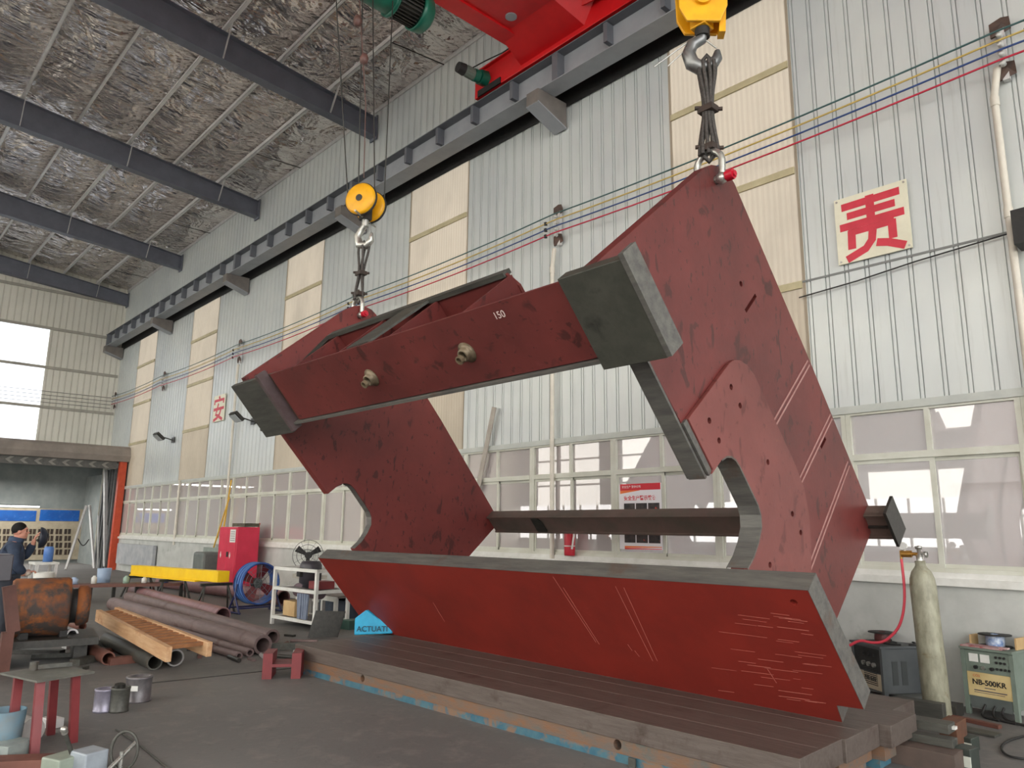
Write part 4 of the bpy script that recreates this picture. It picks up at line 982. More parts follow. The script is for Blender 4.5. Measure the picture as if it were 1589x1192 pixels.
spool(Lw((.0, .2, .587)), (0, .0, 1), .135, .11, 'black topped wire spool with blue label on the right welding machine', BLK, M('blue_white_spool_label', (70, 110, 170), (196, 206, 216), 20, .5))
m = MB(); R8 = Matrix.Rotation(radians(-8), 3, 'Z')
m.box(Lw((0, .34, .635)), (.40, .015, .10), R8); m.box(Lw((-.19, .24, .63)), (.015, .2, .09), R8); m.box(Lw((.19, .24, .635)), (.015, .2, .10), R8); obj('cardboard_tray', m, CARD, None, 'torn brown cardboard tray around the spool on the right welder', 'cardboard')
m = MB(); m.box(Lw((-.04, .06, .592)), (.34, .16, .012), R8); m.box(Lw((.14, .03, .603)), (.07, .05, .012), R8); obj('red_rag', m, M('faded_red_rag', (150, 66, 70), (190, 170, 168), 14, .8), None, 'faded red and white rag hanging over the front of the right welder', 'rag')
m = MB(); m.tube([Lw1((.22+.0*k, .25+.16*cos(k*.5), .528)) for k in range(2)]+[Lw1((.05+.17*cos(k*.45), .30+.17*sin(k*.45), .530)) for k in range(14)], .009, 6); obj('coiled_cable', m, BLK, None, 'black coiled cable lying on the left welding machine', 'cable')

def gbox(name, px, py, d, rz, mat, lab, cat, z=0.0, group=None, bevel=.003, mb=None):
    p = G(px, py, z); m = mb or MB(); R = Matrix.Rotation(rz, 3, 'Z'); m.box(p+V((0, 0, d[2]/2)), d, R); return obj(name, m, mat, None, lab, cat, group, None, bevel)
# steel blocks at the lower right
a0 = math.atan2(bx.y, bx.x)
gb = 'loose steel blocks at the lower right'
gbox('steel_block', 1432, 1185, (.50, .30, .13), a0, M('grey_brown_steel', (92, 76, 68), (78, 66, 60), 5, .6), 'rust-brown steel block lowest in the stack at the lower right', 'steel block', 0, gb)
gbox('steel_block', 1430, 1150, (.44, .12, .055), a0, MILL, 'narrow grey steel bar in the middle of the stack at the lower right', 'steel block', .131, gb)
gbox('steel_block', 1424, 1128, (.46, .16, .065), a0, MILL, 'thick grey steel bar on top of the stack at the lower right', 'steel block', .187, gb)
gbox('steel_block', 1428, 1116, (.40, .10, .16), a0, MILL, 'long grey steel block behind the stack, against the bed plates', 'steel block', .0, gb)
gbox('steel_block', 1462, 1108, (.30, .22, .10), a0, DARK, 'dark steel block lying before the foot of the gas cylinder', 'steel block', .0, gb)
gbox('steel_block', 1482, 1165, (.12, .26, .22), a0, M('dark_rust', (104, 66, 44), (78, 52, 40), 6, .7), 'upright rusty orange steel block at the lower right', 'steel block', 0, gb)
gbox('flat_bar', 1505, 1135, (.42, .15, .02), a0-.12, MILL, 'flat dark steel bar on the floor before the right welder', 'flat bar')
gbox('flat_bar', 1500, 1120, (.55, .06, .03), a0-.25, BROWN, 'thin brown steel bar on the floor under the right welder', 'flat bar')
m = MB(); p = G(1472, 1128, .22); m.box(p, (.10, .05, .02), Matrix.Rotation(a0, 3, 'Z')); obj('white_tag', m, WHITE, None, 'small white tag on the upright rusty block', 'tag')
for i, (px, py, h, lab) in enumerate(((1502, 1192, .14, 'small dark green and white box at the bottom right edge'), (1503, 1164, .10, 'small black and grey box behind the green and white box'))):
    p = G(px, py); r = thing('small_case', lab, 'case', p); m = MB(); m.box(p+V((0, 0, h/2)), (.11, .14, h), Matrix.Rotation(-.1, 3, 'Z')); obj('case_body', m, M('dark_green_case', (54, 62, 56), (46, 52, 48), 5, .5), r, bevel=.006)
    m = MB(); m.box(p+V((.0, -.072, h*.4)), (.095, .006, h*.5), Matrix.Rotation(-.1, 3, 'Z')); obj('label', m, M('pale_case_label', (196, 200, 190)), r)
m = MB(); m.tube(smooth([G(*q, .012) for q in ((1589, 1142), (1562, 1150), (1552, 1160), (1560, 1172), (1580, 1177), (1600, 1178))]), .009, 6); obj('floor_cable', m, BLK, None, 'dark cable loop on the floor at the right edge', 'cable')

# ================================================================== FAR END: enclosure with its door frame
XG = -30.0
yR = onX(185, 760, XG).y; zb0, zb1 = onX(100, 724, XG).z, onX(100, 690, XG).z; zc = onX(100, 712, XG).z
r = thing('enclosure_gate', 'far gate of a spray enclosure with grey lintel and orange post', 'gate', (XG, 4, 0))
m = MB(); m.prism([(XG+.05, -1.6, zc), (XG+.32, -1.6, zc), (XG+.40, -1.6, zc+.2), (XG+.32, -1.6, zb1-.03), (XG+.22, -1.6, zb1+.06), (XG-.05, -1.6, zb1+.06)], (0, yR+1.9, 0)); obj('lintel_box', m, M('grey_brown_lintel', (150, 140, 132), (130, 122, 116), 2, .5), r)
m = MB(); m.bb((XG+.04, -1.6, zb0), (XG+.12, yR-.2, zc)); ch = obj('chevron_band', m, M('grey_chevron_band', (98, 96, 92), (80, 80, 78), 8, .6), r)
m = MB(); y = -1.4
while y < yR-.5:
    for zz in (0, 1):
        a = (zb0+zc)/2; m.prism([(XG+.121, y, a), (XG+.121, y+.12, a), (XG+.121, y+.26, zc-.03 if zz else zb0+.03), (XG+.121, y+.14, zc-.03 if zz else zb0+.03)], (.004, 0, 0))
    y += .42
obj('chevron_marks', m, M('pale_chevron', (136, 134, 128), rough=.6), ch)
m = MB(); m.bb((XG+.06, yR-.13, 0), (XG+.26, yR+.10, zc)); obj('post', m, ORANGE, r)
m = MB(); m.bb((XG-.1, yR+.1, 0), (XG+.2, yR+.28, zc+.02)); obj('post_back', m, BLK, r)
m = MB()
for k in range(5): m.bb((XG-.3-.35*k, yR-.14, 0), (XG-.18-.35*k, yR+.05, zb0+.05))
obj('folded_curtain', m, M('dark_grey_curtain', (96, 98, 98), (70, 72, 74), 3, .7), r)
m = MB(); m.bar((XG-.3, yR-.1, .1), (XG-.9, yR-.3, zb0), .12, .08); obj('tent_leg', m, GALV, r)
XE = -36.0
m = MB(); m.bb((XE-.2, -4, 0), (XE, 9.2, 4.6)); m.bb((XE, 9.0, 0), (XL-.05, 9.2, 4.6)); m.bb((XE, yR+.3, 0), (XG, yR+.33, zb0)); m.bb((XE, -4, 4.4), (XL-.05, 9.2, 4.5)); m.bb((XL, -1.6, zb0+.3), (XG, yR+.2, zb0+.34))
st('wall_enclosure', m, GREENWALL)
# windows and screen at the back of the enclosure
r = thing('window_60', None, None, (XE, 5.5, 1.5)); r['kind'] = 'structure'
q0, q1 = onX(-30, 787, XE+.05), onX(126, 868, XE+.05)
m = MB(); m.bb((XE+.0, q0.y, q1.z), (XE+.08, q1.y, q0.z)); obj('frame', m, TAN, r)
for a, b in ((-28, 55), (63, 122)):
    p, q = onX(a, 791, XE+.1), onX(b, 809, XE+.1); m = MB(); m.bb((XE+.08, p.y, q.z), (XE+.10, q.y, p.z)); obj('pane', m, BLUEPANE, r)
m = MB()
for i in range(10):
    for j in range(4):
        p, q = onX(-22+13.6*i, 821+10.6*j, XE+.1), onX(-13+13.6*i, 829+10.6*j, XE+.1)
        w_ = (q.y-p.y)
        m.bb((XE+.08, p.y, q.z), (XE+.095, p.y+w_*.42, p.z)); m.bb((XE+.08, p.y+w_*.56, q.z), (XE+.095, q.y, p.z))
obj('screen_openings', m, M('dark_brown_glass', (58, 44, 34), (36, 30, 26), 6, .3), r)

l0, l1 = onX(-40, 783, XE+.25), onX(62, 786, XE+.25)
r = thing('tube_lamp', 'lit tube lamp above the blue panes at the back of the enclosure', 'lamp', (XE+.2, (l0.y+l1.y)/2, l0.z))
m = MB(); m.bb((XE+.1, l0.y, l0.z), (XE+.22, l1.y, l0.z+.06)); obj('lamp_housing', m, GRY, r)
k = NT('lit_tube'); em = k.n('ShaderNodeEmission'); em.inputs[0].default_value = (1, .98, .93, 1); em.inputs[1].default_value = 3; tubem = k.done(em.outputs[0])
m = MB(); m.cyl((XE+.18, l0.y, l0.z-.03), (XE+.18, l1.y, l0.z-.03), .03, n=10); obj('tube', m, tubem, r)
la = bpy.data.lights.new('enclosure_fill_light', 'AREA'); la.shape = 'RECTANGLE'; la.size = 5; la.size_y = 1.2; la.energy = 150; la.color = (1, .98, .94)  # added area fill to brighten the enclosure, apart from the tube lamp
lo = bpy.data.objects.new('enclosure_fill_light', la); COL.objects.link(lo); lo.location = (-33.6, 4.5, zb0-.25); lo.rotation_euler = (0, 0, radians(90))
# things inside the gate
def lean(name, p, q, wd, mat, lab, cat, group=None, ht=None):
    m = MB(); m.bar(p, q, wd, ht or wd); return obj(name, m, mat, None, lab, cat, group)
gl = 'bars leaning inside the far gate'
Xi = -31.0
lean('leaning_bar', onX(134, 785, Xi-.3), V((Xi+.6, onX(100, 900, Xi+.6).y, .02)), .07, GALV, 'long grey bar leaning left inside the far gate', 'bar', gl)
lean('leaning_bar', onX(139, 784, Xi-.3), V((Xi+.2, onX(142, 900, Xi).y, .02)), .07, GALV, 'pale upright bar inside the far gate, beside the slanting one', 'bar', gl)
lean('leaning_bar', onX(153, 800, Xi-.2), V((Xi+.2, onX(147, 900, Xi).y, .02)), .05, GALV, 'thin grey bar nearest the orange post inside the far gate', 'bar', gl)
m = MB(); m.tube(smooth([onX(121, 836, Xi+.1), onX(126, 846, Xi+.1), onX(131, 847, Xi+.1), onX(138, 837, Xi+.1)]), .02, 6); obj('hanging_cable', m, BLK, None, 'black cable looped between the leaning bars at the far gate', 'cable')
m = MB(); p = G(160, 905); b_ = onX(158, 897, p.x); m.lathe([(.001, 0), (.16, 0), (.18, .4), (.17, .4), (.15, .02)], (p.x, p.y, .0)); obj('bucket', m, PALEBLUE, None, 'pale blue bucket standing by the foot of the orange post', 'bucket')

# ------------------------------------------------------------------ workbench behind the man
XBn = -20.0
def benchpt(px, py): return onX(px, py, XBn)
r = thing('work_bench', 'white-topped bench with white bins behind the man', 'bench', (XBn, benchpt(70, 870).y, 0))
ya, yb = benchpt(50, 870).y, benchpt(87, 870).y; zt = benchpt(70, 872).z
m = MB(); m.bb((XBn-.35, ya, zt-.05), (XBn+.35, yb, zt)); obj('bench_top', m, WHITE, r)
for x in (-.3, .3):
    for y in (ya+.05, yb-.05):
        m = MB(); m.bb((XBn+x-.03, y-.03, 0), (XBn+x+.03, y+.03, zt-.05)); obj('leg', m, GALV, r)
yc = benchpt(60, 885).y
m = MB(); m.lathe([(.001, 0), (.15, 0), (.21, .42), (.2, .42), (.14, .03)], (XBn+.55, yc, zt-.62)); m.bb((XBn+.45, yc-.1, 0), (XBn+.65, yc+.1, zt-.62)); obj('bin', m, WHITE, None, 'white tapered bin on a block beside the man', 'bin')
p = benchpt(75, 862); m = MB(); m.lathe([(.001, 0), (.10, 0), (.10, .30), (.08, .34), (.001, .34)], (XBn, p.y, zt)); obj('paint_can', m, M('blue_can', (70, 110, 180), (90, 130, 190), 6, .4), None, 'small blue can standing on the white bench', 'can')

# ------------------------------------------------------------------ long low table behind the pipes
def two(px0, px1, z): return G(*px0, z), G(*px1, z)
a, b = G(105, 909, .31), G(282, 906, .33)
r = thing('pipe_rack', 'low rusty rack table behind the pile of pipes', 'rack', (a.x, a.y, 0))
m = MB(); m.bar(a, b, .5, .06); obj('rack_top', m, BROWN, r)
for k in range(6):
    p = a.lerp(b, k/5); m = MB(); m.bar(p, (p.x, p.y, .0), .06, .06, (0, 1, 0)); obj('leg', m, DARK, r)
for i, (t, h, rr, mat, lab) in enumerate(((.05, .25, .12, PALEBLUE, 'pale blue tub on the rack table by the enclosure'), (.22, .3, .08, WHITE, 'white bottle on the rack table behind the yellow beam'), (.5, .28, .09, M('pale_green_can', (150, 176, 160), rough=.5), 'pale green can on the rack table under the yellow beam'), (.66, .22, .08, WHITE, 'short white can on the rack table under the yellow beam'), (.85, .26, .08, BLUE, 'dark blue can at the right end of the rack table'))):
    p = a.lerp(b, t); m = MB(); h *= .55; rr *= .7; m.lathe([(.001, 0), (rr, 0), (rr, h*.75), (rr*.5, h*.9), (rr*.5, h), (.001, h)], p+V((0, 0, .033)), n=16); obj('container', m, mat, None, lab, 'container', 'containers on the rack table')

# ------------------------------------------------------------------ yellow beam on trestles
st0, st1 = G(351, 952), G(243, 946)
bR_ = V((st0.x, st0.y, 0)); 
def at_xy(px, py, d):  # point on the pixel ray at depth d
    v = ray(px, py); return EYE+v*d
dR = px_of(bR_)[2]; dL = px_of(G(213, 945))[2]
B0 = at_xy(347, 895, dR); B1 = at_xy(211, 884, dR+3.4)
dv = (B1-B0).normalized()
r = thing('yellow_box_beam', 'long bright yellow box beam lying on two trestles', 'beam', B0)
m = MB(); m.bar(B0, B1, .22, .20); obj('beam_body', m, YELB, r, bevel=.004)
m = MB(); m.bar(B0+V((0, 0, -.115))+dv*1.0, B1+V((0, 0, -.115)), .26, .025); obj('beam_flange', m, YELB, r)
for i, t in enumerate((.06, .50, .93)):
    p = B0.lerp(B1, t); zt = p.z-.10-.03; lab = ['near trestle under the right end of the yellow beam', 'middle trestle under the yellow beam', 'far trestle under the left end of the yellow beam'][i]
    r = thing('trestle', 'dark steel '+lab, 'trestle', (p.x, p.y, 0), 0, 'trestles under the yellow beam')
    sd = V((-dv.y, dv.x, 0)).normalized(); m = MB(); m.bar(p+sd*.3+V((0, 0, -.15)), p-sd*.3+V((0, 0, -.15)), .06, .05); obj('top_bar', m, DARK, r)
    for s in (-1, 1):
        for f in (-1, 1):
            m = MB(); q = p+sd*.22*s; m.bar((q.x, q.y, zt-.04), (q.x+sd.x*.1*s+dv.x*.16*f, q.y+sd.y*.1*s+dv.y*.16*f, 0), .03, .03); obj('leg', m, DARK, r)

# ------------------------------------------------------------------ crimson cabinet
c0 = G(334, 919.5); cx1 = c0.x+1.02; cy1 = c0.y+.55; ch_ = zat(818, cx1, c0.y)
r = thing('storage_cabinet', 'tall crimson steel cabinet against the far part of the right wall', 'cabinet', ((c0.x+cx1)/2, c0.y, 0))
m = MB(); m.bb((c0.x, c0.y, .04), (cx1, cy1, ch_)); obj('body', m, CAB, r, bevel=.01)
for k in range(2):
    m = MB(); xa, xb = c0.x+.01+k*.5, c0.x+.505+k*.5; m.bb((xa, c0.y-.018, .08), (xb, c0.y, ch_-.02)); d = obj('door', m, CAB, r, bevel=.004)
    if k == 1:
        m = MB(); m.bb((xa+.02, c0.y-.03, ch_*.55), (xa+.12, c0.y-.018, ch_*.55+.12)); obj('latch', m, BLK, d)
        m = MB(); m.bb((xb-.34, c0.y-.024, ch_-.36), (xb-.03, c0.y-.018, ch_-.06)); l_ = obj('notice', m, WHITE, d)
        m = MB()
        for j in range(5): m.bb((xb-.31, c0.y-.026, ch_-.12-.05*j), (xb-.06, c0.y-.024, ch_-.105-.05*j))
        obj('notice_lines', m, M('grey_print', (120, 120, 124)), l_)
    m = MB(); xx = c0.x+(.18 if k == 0 else .72); z_ = ch_*.57; m.prism([(xx-.04, c0.y-.022, z_), (xx, c0.y-.022, z_-.07), (xx+.04, c0.y-.022, z_), (xx, c0.y-.022, z_+.09)], (0, .004, 0)); obj('flame_mark', m, WHITE, d)
m = MB(); m.box((cx1-.25, cy1-.25, ch_+.05), (.5, .4, .08), Matrix.Rotation(.2, 3, 'Z')); obj('folded_tarp', m, M('olive_tarp', (92, 86, 70), (70, 66, 56), 8, .8), None, 'folded olive tarp on top of the crimson cabinet', 'tarp')
m = MB(); m.box((c0.x+.5, cy1-.2, ch_+.025), (.35, .3, .04)); obj('paper_pack', m, WHITE, None, 'white pack lying on top of the crimson cabinet', 'pack')
for i, (p0, p1, mat, lab) in enumerate((((356, 772), (333, 845), M('orange_yellow_strap', (216, 170, 60)), 'yellow rod leaning on the windows behind the crimson cabinet'), ((359, 745), (344, 838), MATS['orange_yellow_strap'], 'longer yellow rod leaning on the windows behind the crimson cabinet'), ((403, 812), (383, 880), M('red_brown_rod', (170, 80, 64)), 'thin red rod leaning on the right side of the crimson cabinet'))):
    m = MB(); q0_, q1_ = onY(*p0, 8.14), onY(*p1, 8.14); m.bar(q0_, q1_+(q1_-q0_)*(q1_.z/(q0_.z-q1_.z)), .03, .03, (0, 1, 0)); obj('leaning_rod', m, mat, None, lab, 'rod')
# machine and board left of the cabinet
p = G(305, 915); m = MB(); m.box((p.x, 7.6, .55), (.7, .5, .75)); m.box((p.x, 7.6, .1), (.8, .6, .2)); obj('compressor_case', m, M('grey_green_case', (110, 116, 112), (94, 100, 98), 4, .6), None, 'grey-green machine case by the wall left of the crimson cabinet', 'machine', bevel=.06)
m = MB(); q0, q1 = onY(317, 849, 7.95), onY(338, 885, 7.95); m.bb((q0.x, 7.93, 0), (q1.x+.15, 7.97, q0.z)); obj('leaning_board', m, M('pale_green_board', (140, 150, 142), (126, 136, 130), 4, .6), None, 'pale green board leaning between the machine case and the cabinet', 'board')
p = onY(215, 845, 8.2); m = MB(); q = onY(240, 880, 8.2); m.bb((p.x-2, 8.1, .25), (q.x, 8.2, p.z)); obj('wall_panel', m, M('grey_white_panel', (176, 178, 180), (150, 154, 160), 3, .6), None, 'grey stained panel standing on the far wall right of the orange post', 'panel')

# ------------------------------------------------------------------ fans
p = G(395, 950); d_ = px_of(p)[2]; cz = zat(905, p.x, p.y); n = V((.98, .06, 0)).normalized(); c = V((p.x, p.y, cz))
r = thing('drum_fan', 'large blue drum fan on a tube stand right of the crimson cabinet', 'fan', p)
R_ = .37
m = MB(); m.lathe([(R_, -.16), (R_+.02, -.16), (R_, -.14), (R_, .14), (R_+.02, .16), (R_-.01, .16), (R_-.015, .12), (R_-.015, -.16)], c, n, 40); sh = obj('drum_shell', m, BLUE, r)
m = MB()
for k in range(3): m.lathe([(R_+.005, -.1+.09*k), (R_+.02, -.09+.09*k), (R_+.005, -.08+.09*k)], c, n, 40)
obj('shell_rib', m, M('light_blue_rib', (90, 130, 190)), sh)
m = MB(); m.cyl(c-n*.08, c+n*.06, .09, n=20); m.cyl(c+n*.06, c+n*.075, .03, n=12); obj('motor', m, GRY, r)
t1 = n.cross(V((0, 0, 1))).normalized(); t2 = V((0, 0, 1))
for k in range(4):
    a = 2*pi*k/4+.5; e = t1*cos(a)+t2*sin(a); f = -t1*sin(a)+t2*cos(a)
    m = MB(); m.hexa([c+e*.08-f*.05+n*.02, c+e*.33-f*.10+n*.05, c+e*.33+f*.10-n*.03, c+e*.08+f*.05-n*.02, c+e*.08-f*.05+n*.028, c+e*.33-f*.10+n*.058, c+e*.33+f*.10-n*.022, c+e*.08+f*.05-n*.012]); obj('blade', m, MAROON, r)
m = MB()
for k in range(8):
    a = 2*pi*k/8; e = t1*cos(a)+t2*sin(a); m.cyl(c+n*.15+e*.03, c+n*.15+e*R_, .005, n=5)
for q_ in (.12, .22, .3): m.tube([c+n*.15+(t1*cos(2*pi*k/28)+t2*sin(2*pi*k/28))*q_ for k in range(28)], .004, 5, True)
obj('front_guard', m, M('grey_guard_wire', (120, 124, 130), rough=.4, metal=.5), r)
for s in (-1, 1):
    m = MB(); s1 = t1*s
    m.tube([c+s1*(R_+.02), c+s1*(R_+.05)+V((0, 0, -.2)), V((c.x, c.y, .02))+s1*.42+n*.22], .018, 8); m.tube([c+s1*(R_+.05)+V((0, 0, -.2)), V((c.x, c.y, .02))+s1*.42-n*.22], .018, 8); m.tube([V((c.x, c.y, .02))+s1*.42+n*.25, V((c.x, c.y, .02))+s1*.42-n*.25], .018, 8); obj('stand_leg', m, M('dark_blue_tube', (40, 46, 92), (30, 36, 76), 5, .4), r)
m = MB()
for k in (-1, 1): m.tube([V((c.x, c.y, .10))+t1*.42+n*.16*k, V((c.x, c.y, .10))-t1*.42+n*.16*k], .016, 8)
obj('cross_tube', m, MATS['dark_blue_tube'], r)

pc = onY(478, 862, 7.35); r = thing('floor_fan', 'small black wire-guard fan standing on a board behind the white rack', 'fan', (pc.x, pc.y, pc.z-.35))
n = V((.8, -.6, 0)); t1 = n.cross(V((0, 0, 1))).normalized(); t2 = V((0, 0, 1)); Rf = .30
m = MB(); m.cyl(pc-n*.14, pc+n*.02, .065, n=16); m.bar(pc-n*.06+V((0, 0, -.03)), pc-n*.06+V((0, 0, -.33)), .05, .05, n); m.bb((pc.x-.16, pc.y-.14, pc.z-.36), (pc.x+.16, pc.y+.14, pc.z-.33)); obj('motor_and_base', m, BLK, r)
for k in range(3):
    a = 2*pi*k/3+.55; e = t1*cos(a)+t2*sin(a); f = -t1*sin(a)+t2*cos(a); m = MB()
    m.hexa([pc+e*.05-f*.03, pc+e*.26-f*.07+n*.03, pc+e*.26+f*.06-n*.02, pc+e*.05+f*.03, pc+e*.05-f*.03+n*.008, pc+e*.26-f*.07+n*.038, pc+e*.26+f*.06-n*.012, pc+e*.05+f*.03+n*.008]); obj('blade', m, BLK, r)
m = MB()
for q_, dz in ((Rf, 0), (Rf*.7, .06), (Rf*.4, .09)): m.tube([pc+n*dz+(t1*cos(2*pi*k/30)+t2*sin(2*pi*k/30))*q_ for k in range(30)], .005, 5, True)
for k in range(12):
    a = 2*pi*k/12; e = t1*cos(a)+t2*sin(a); m.tube([pc+e*Rf, pc+e*Rf*.7+n*.06, pc+e*.04+n*.10], .003, 4)
obj('wire_guard', m, M('black_guard_wire', (50, 50, 52), rough=.4), r)
m = MB(); m.box((pc.x+.12, pc.y, pc.z-.40), (.75, .35, .08)); obj('board', m, M('pale_grey_board', (186, 182, 172), (170, 166, 156), 5, .7), None, 'pale board bridging the top of the shelves under the small black fan', 'board')

# ------------------------------------------------------------------ white steel rack and table
f0, f1 = G(422, 968), G(487, 980); ex = (f1-f0).normalized(); L_ = (f1-f0).length; ey = V((-ex.y, ex.x, 0)); HT = zat(879, f0.x, f0.y)
r = thing('steel_rack', 'white angle-steel rack with open shelves behind the bed plates', 'rack', f0)
def rk(u, v, z): return V((f0.x, f0.y, 0))+ex*u+ey*v+V((0, 0, z))
for u in (0, L_):
    for v in (0, .6):
        m = MB(); m.bar(rk(u, v, 0), rk(u, v, HT), .05, .05, ex); obj('post', m, WHITE, r)
zs = [.12, zat(912, f0.x, f0.y), HT-.025]
for z in zs:
    m = MB(); m.bar(rk(0, 0, z), rk(L_, 0, z), .05, .05); m.bar(rk(0, .6, z), rk(L_, .6, z), .05, .05); m.bar(rk(0, 0, z), rk(0, .6, z), .05, .05); m.bar(rk(L_, 0, z), rk(L_, .6, z), .05, .05); obj('rail', m, WHITE, r)
for z in zs[:2]:
    m = MB(); m.hexa([rk(.02, .02, z), rk(L_-.02, .02, z), rk(L_-.02, .58, z), rk(.02, .58, z), rk(.02, .02, z+.01), rk(L_-.02, .02, z+.01), rk(L_-.02, .58, z+.01), rk(.02, .58, z+.01)]); obj('shelf', m, M('grey_shelf_sheet', (120, 116, 116), (100, 98, 98), 5, .6), r)
z = zs[1]+.026; c = rk(.60, .3, z); m = MB(); m.lathe([(.001, 0), (.12, 0), (.12, .05), (.18, .08), (.18, .36), (.15, .42), (.001, .43)], c); r2 = thing('electric_motor', 'dark upright electric motor on the middle shelf of the white rack', 'motor', c); obj('motor_case', m, M('dark_purple_grey', (62, 58, 66), (46, 44, 50), 6, .4), r2)
m = MB(); m.box(c+V((.0, -.17, .25)), (.12, .1, .14)); obj('terminal_box', m, BLK, r2)
m = MB(); m.box(rk(.95, .3, z+.06), (.3, .3, .12)); obj('red_brown_crate', m, MAROON, None, 'dark red box beside the motor on the middle rack shelf', 'box')
z = zs[0]+.026; m = MB(); m.box(rk(.35, .22, z+.12), (.40, .26, .24)); obj('cardboard_box', m, CARD, None, 'brown cardboard box on the lowest shelf of the white rack', 'box', bevel=.004)
m = MB(); m.cyl(rk(.06, .42, z+.385), rk(.75, .42, z+.385), .115, n=20); obj('rolled_sheet', m, M('mauve_roll', (120, 100, 108), (104, 88, 96), 5, .6), None, 'mauve roll lying above the cardboard box in the white rack', 'roll')
m = MB()
for k in range(7): m.bar(rk(.80+.045*k, -.02+.012*sin(k*2.1), zs[1]-.04), rk(.82+.045*k, -.03+.02*cos(k*1.7), .16), .05, .03, ey)
obj('hanging_cloth', m, M('blue_grey_cloth', (126, 136, 154), (104, 114, 134), 6, .8), None, 'blue-grey cloth hanging from the middle shelf of the white rack', 'cloth')
t0 = G(497, 957); r = thing('steel_table', 'low white steel table with a grey sheet top, right of the white rack', 'table', t0)
tx0, tx1, ty0, ty1 = t0.x-.75, t0.x+.75, t0.y-.1, t0.y+.55; tz = zat(922, t0.x, t0.y)
m = MB(); m.bb((tx0, ty0, tz-.02), (tx1, ty1, tz+.015)); obj('table_top', m, M('brown_grey_sheet', (132, 122, 116), (112, 104, 98), 4, .6), r)
m = MB(); m.bb((tx0, ty0-.03, tz-.08), (tx1, ty0, tz)); m.bb((tx0, ty1, tz-.08), (tx1, ty1+.03, tz)); obj('rail', m, WHITE, r)
for x in (tx0+.05, tx0+.5, tx0+1.0, tx1-.05):
    for y in (ty0, ty1):
        m = MB(); m.bb((x-.03, y-.03, 0), (x+.03, y+.03, tz-.02)); obj('leg', m, WHITE, r)
m = MB(); m.box((t0.x+.2, t0.y+.3, .16), (.9, .4, .3)); obj('tool_crate', m, M('dark_blue_crate', (60, 72, 88), (44, 52, 64), 5, .6), None, 'dark blue crate under the low white table', 'crate')
p0, p1 = G(477, 990), G(523, 989)
m = MB(); m.prism([p0, p1, p1+V((.02, .10, .36)), p0+V((.02, .10, .38))], V((.004, .012, 0))*.8); obj('dark_plate', m, DARK, None, 'dark steel sheet standing upright behind the left corner of the bed plates', 'plate')
q = onp(580, 990, 2, .31); w_ = .55
cb0 = onp(549, 986, 2, .30); ex2 = (onp(590, 986, 2, .30)-cb0).normalized(); r = thing('cyan_bag', 'bright cyan printed bag leaning behind the left end of the red front plate', 'bag', cb0)
m = MB(); F_ = lambda u, z, d=0: cb0+ex2*u+V((0, 0, z))+V((-.05, .2, 0))*d
m.prism([F_(0, 0), F_(.46, .02), F_(.44, .16), F_(.28, .20), F_(.13, .30), F_(.0, .20)], V((-.07, .20, 0))); bg_ = obj('bag_body', m, CYAN, r, bevel=.012)
text('lettering', 'ACTUATI', M('dark_teal_ink', (20, 60, 76)), F_(.23, .075)+V((.012, -.02, 0)), ex2, (0, 0, 1), .09, .0015, bg_, .001)
gbox('green_tool_box', 535, 975, (.5, .2, .14), .1, M('dark_green_box', (60, 92, 82), (50, 78, 70), 5, .5), 'dark green tool box on the floor behind the bed plates', 'box')
p = G(436, 1054); r = thing('beam_offcut', 'short maroon H-beam offcut on the floor left of the bed plates', 'beam offcut', p)
e1 = V((.55, .83, 0)); e2 = V((-.83, .55, 0))
for s in (-1, 1):
    m = MB(); c = p+e1*.15*s; m.hexa([c-e1*.05-e2*.0, c+e1*.05, c+e1*.05+e2*.35, c-e1*.05+e2*.35]+[v+V((0, 0, .26)) for v in (c-e1*.05, c+e1*.05, c+e1*.05+e2*.35, c-e1*.05+e2*.35)]); obj('flange', m, MAROON, r)
m = MB(); m.hexa([p-e1*.10+V((0, 0, .12)), p+e1*.10+V((0, 0, .12)), p+e1*.10+e2*.35+V((0, 0, .12)), p-e1*.10+e2*.35+V((0, 0, .12))]+[v+V((0, 0, .15)) for v in (p-e1*.10, p+e1*.10, p+e1*.10+e2*.35, p-e1*.10+e2*.35)]); obj('web', m, MAROON, r)

# ------------------------------------------------------------------ pile of pipes
def pipe(e, f, dia, lab, wall=.78, mat=None, zr=None, zf=None):
    rr = dia/2; a = G(e[0], e[1], rr if zr is None else zr); b = G(f[0], f[1], rr if zf is None else zf)
    m = MB(); m.cyl(a, b, rr, n=22, inner=wall); return obj('steel_pipe', m, mat or PIPE, None, lab, 'pipe', 'steel pipes lying on the floor')
pipe((408, 1001), (176, 937), .24, 'thick brown pipe with its open end nearest the bed plates', .72)
pipe((423, 989), (200, 926), .21, 'thick brown pipe just behind the one ending nearest the bed plates', .7)
pipe((346, 955), (205, 917), .26, 'reddish pipe ending with a black mouth under the yellow beam', .85, M('reddish_pipe', (136, 100, 102), (116, 84, 86), 5, .5))
pipe((388, 1013), (262, 975), .10, 'thin grey pipe in front of the thickest pipe, end near the bed plates', .6)
pipe((371, 1018), (255, 985), .09, 'thinner grey pipe lying foremost in front of the thickest pipe', .6)
pipe((240, 1028), (166, 992), .17, 'grey pipe with its open end below the left timber rail', .8, MILL)
pipe((168, 1022), (118, 996), .15, 'short brown pipe with open end left of the timber rails', .8, BROWN)
pipe((272, 1021), (222, 985), .19, 'light grey pipe ending under the timber rails', .82, M('light_grey_pipe', (150, 148, 146), (128, 124, 122), 5, .5))
pipe((112, 985), (80, 972), .14, 'short pale pipe with a white rim beside the rusty drum', .7, GALV, .28, .28)
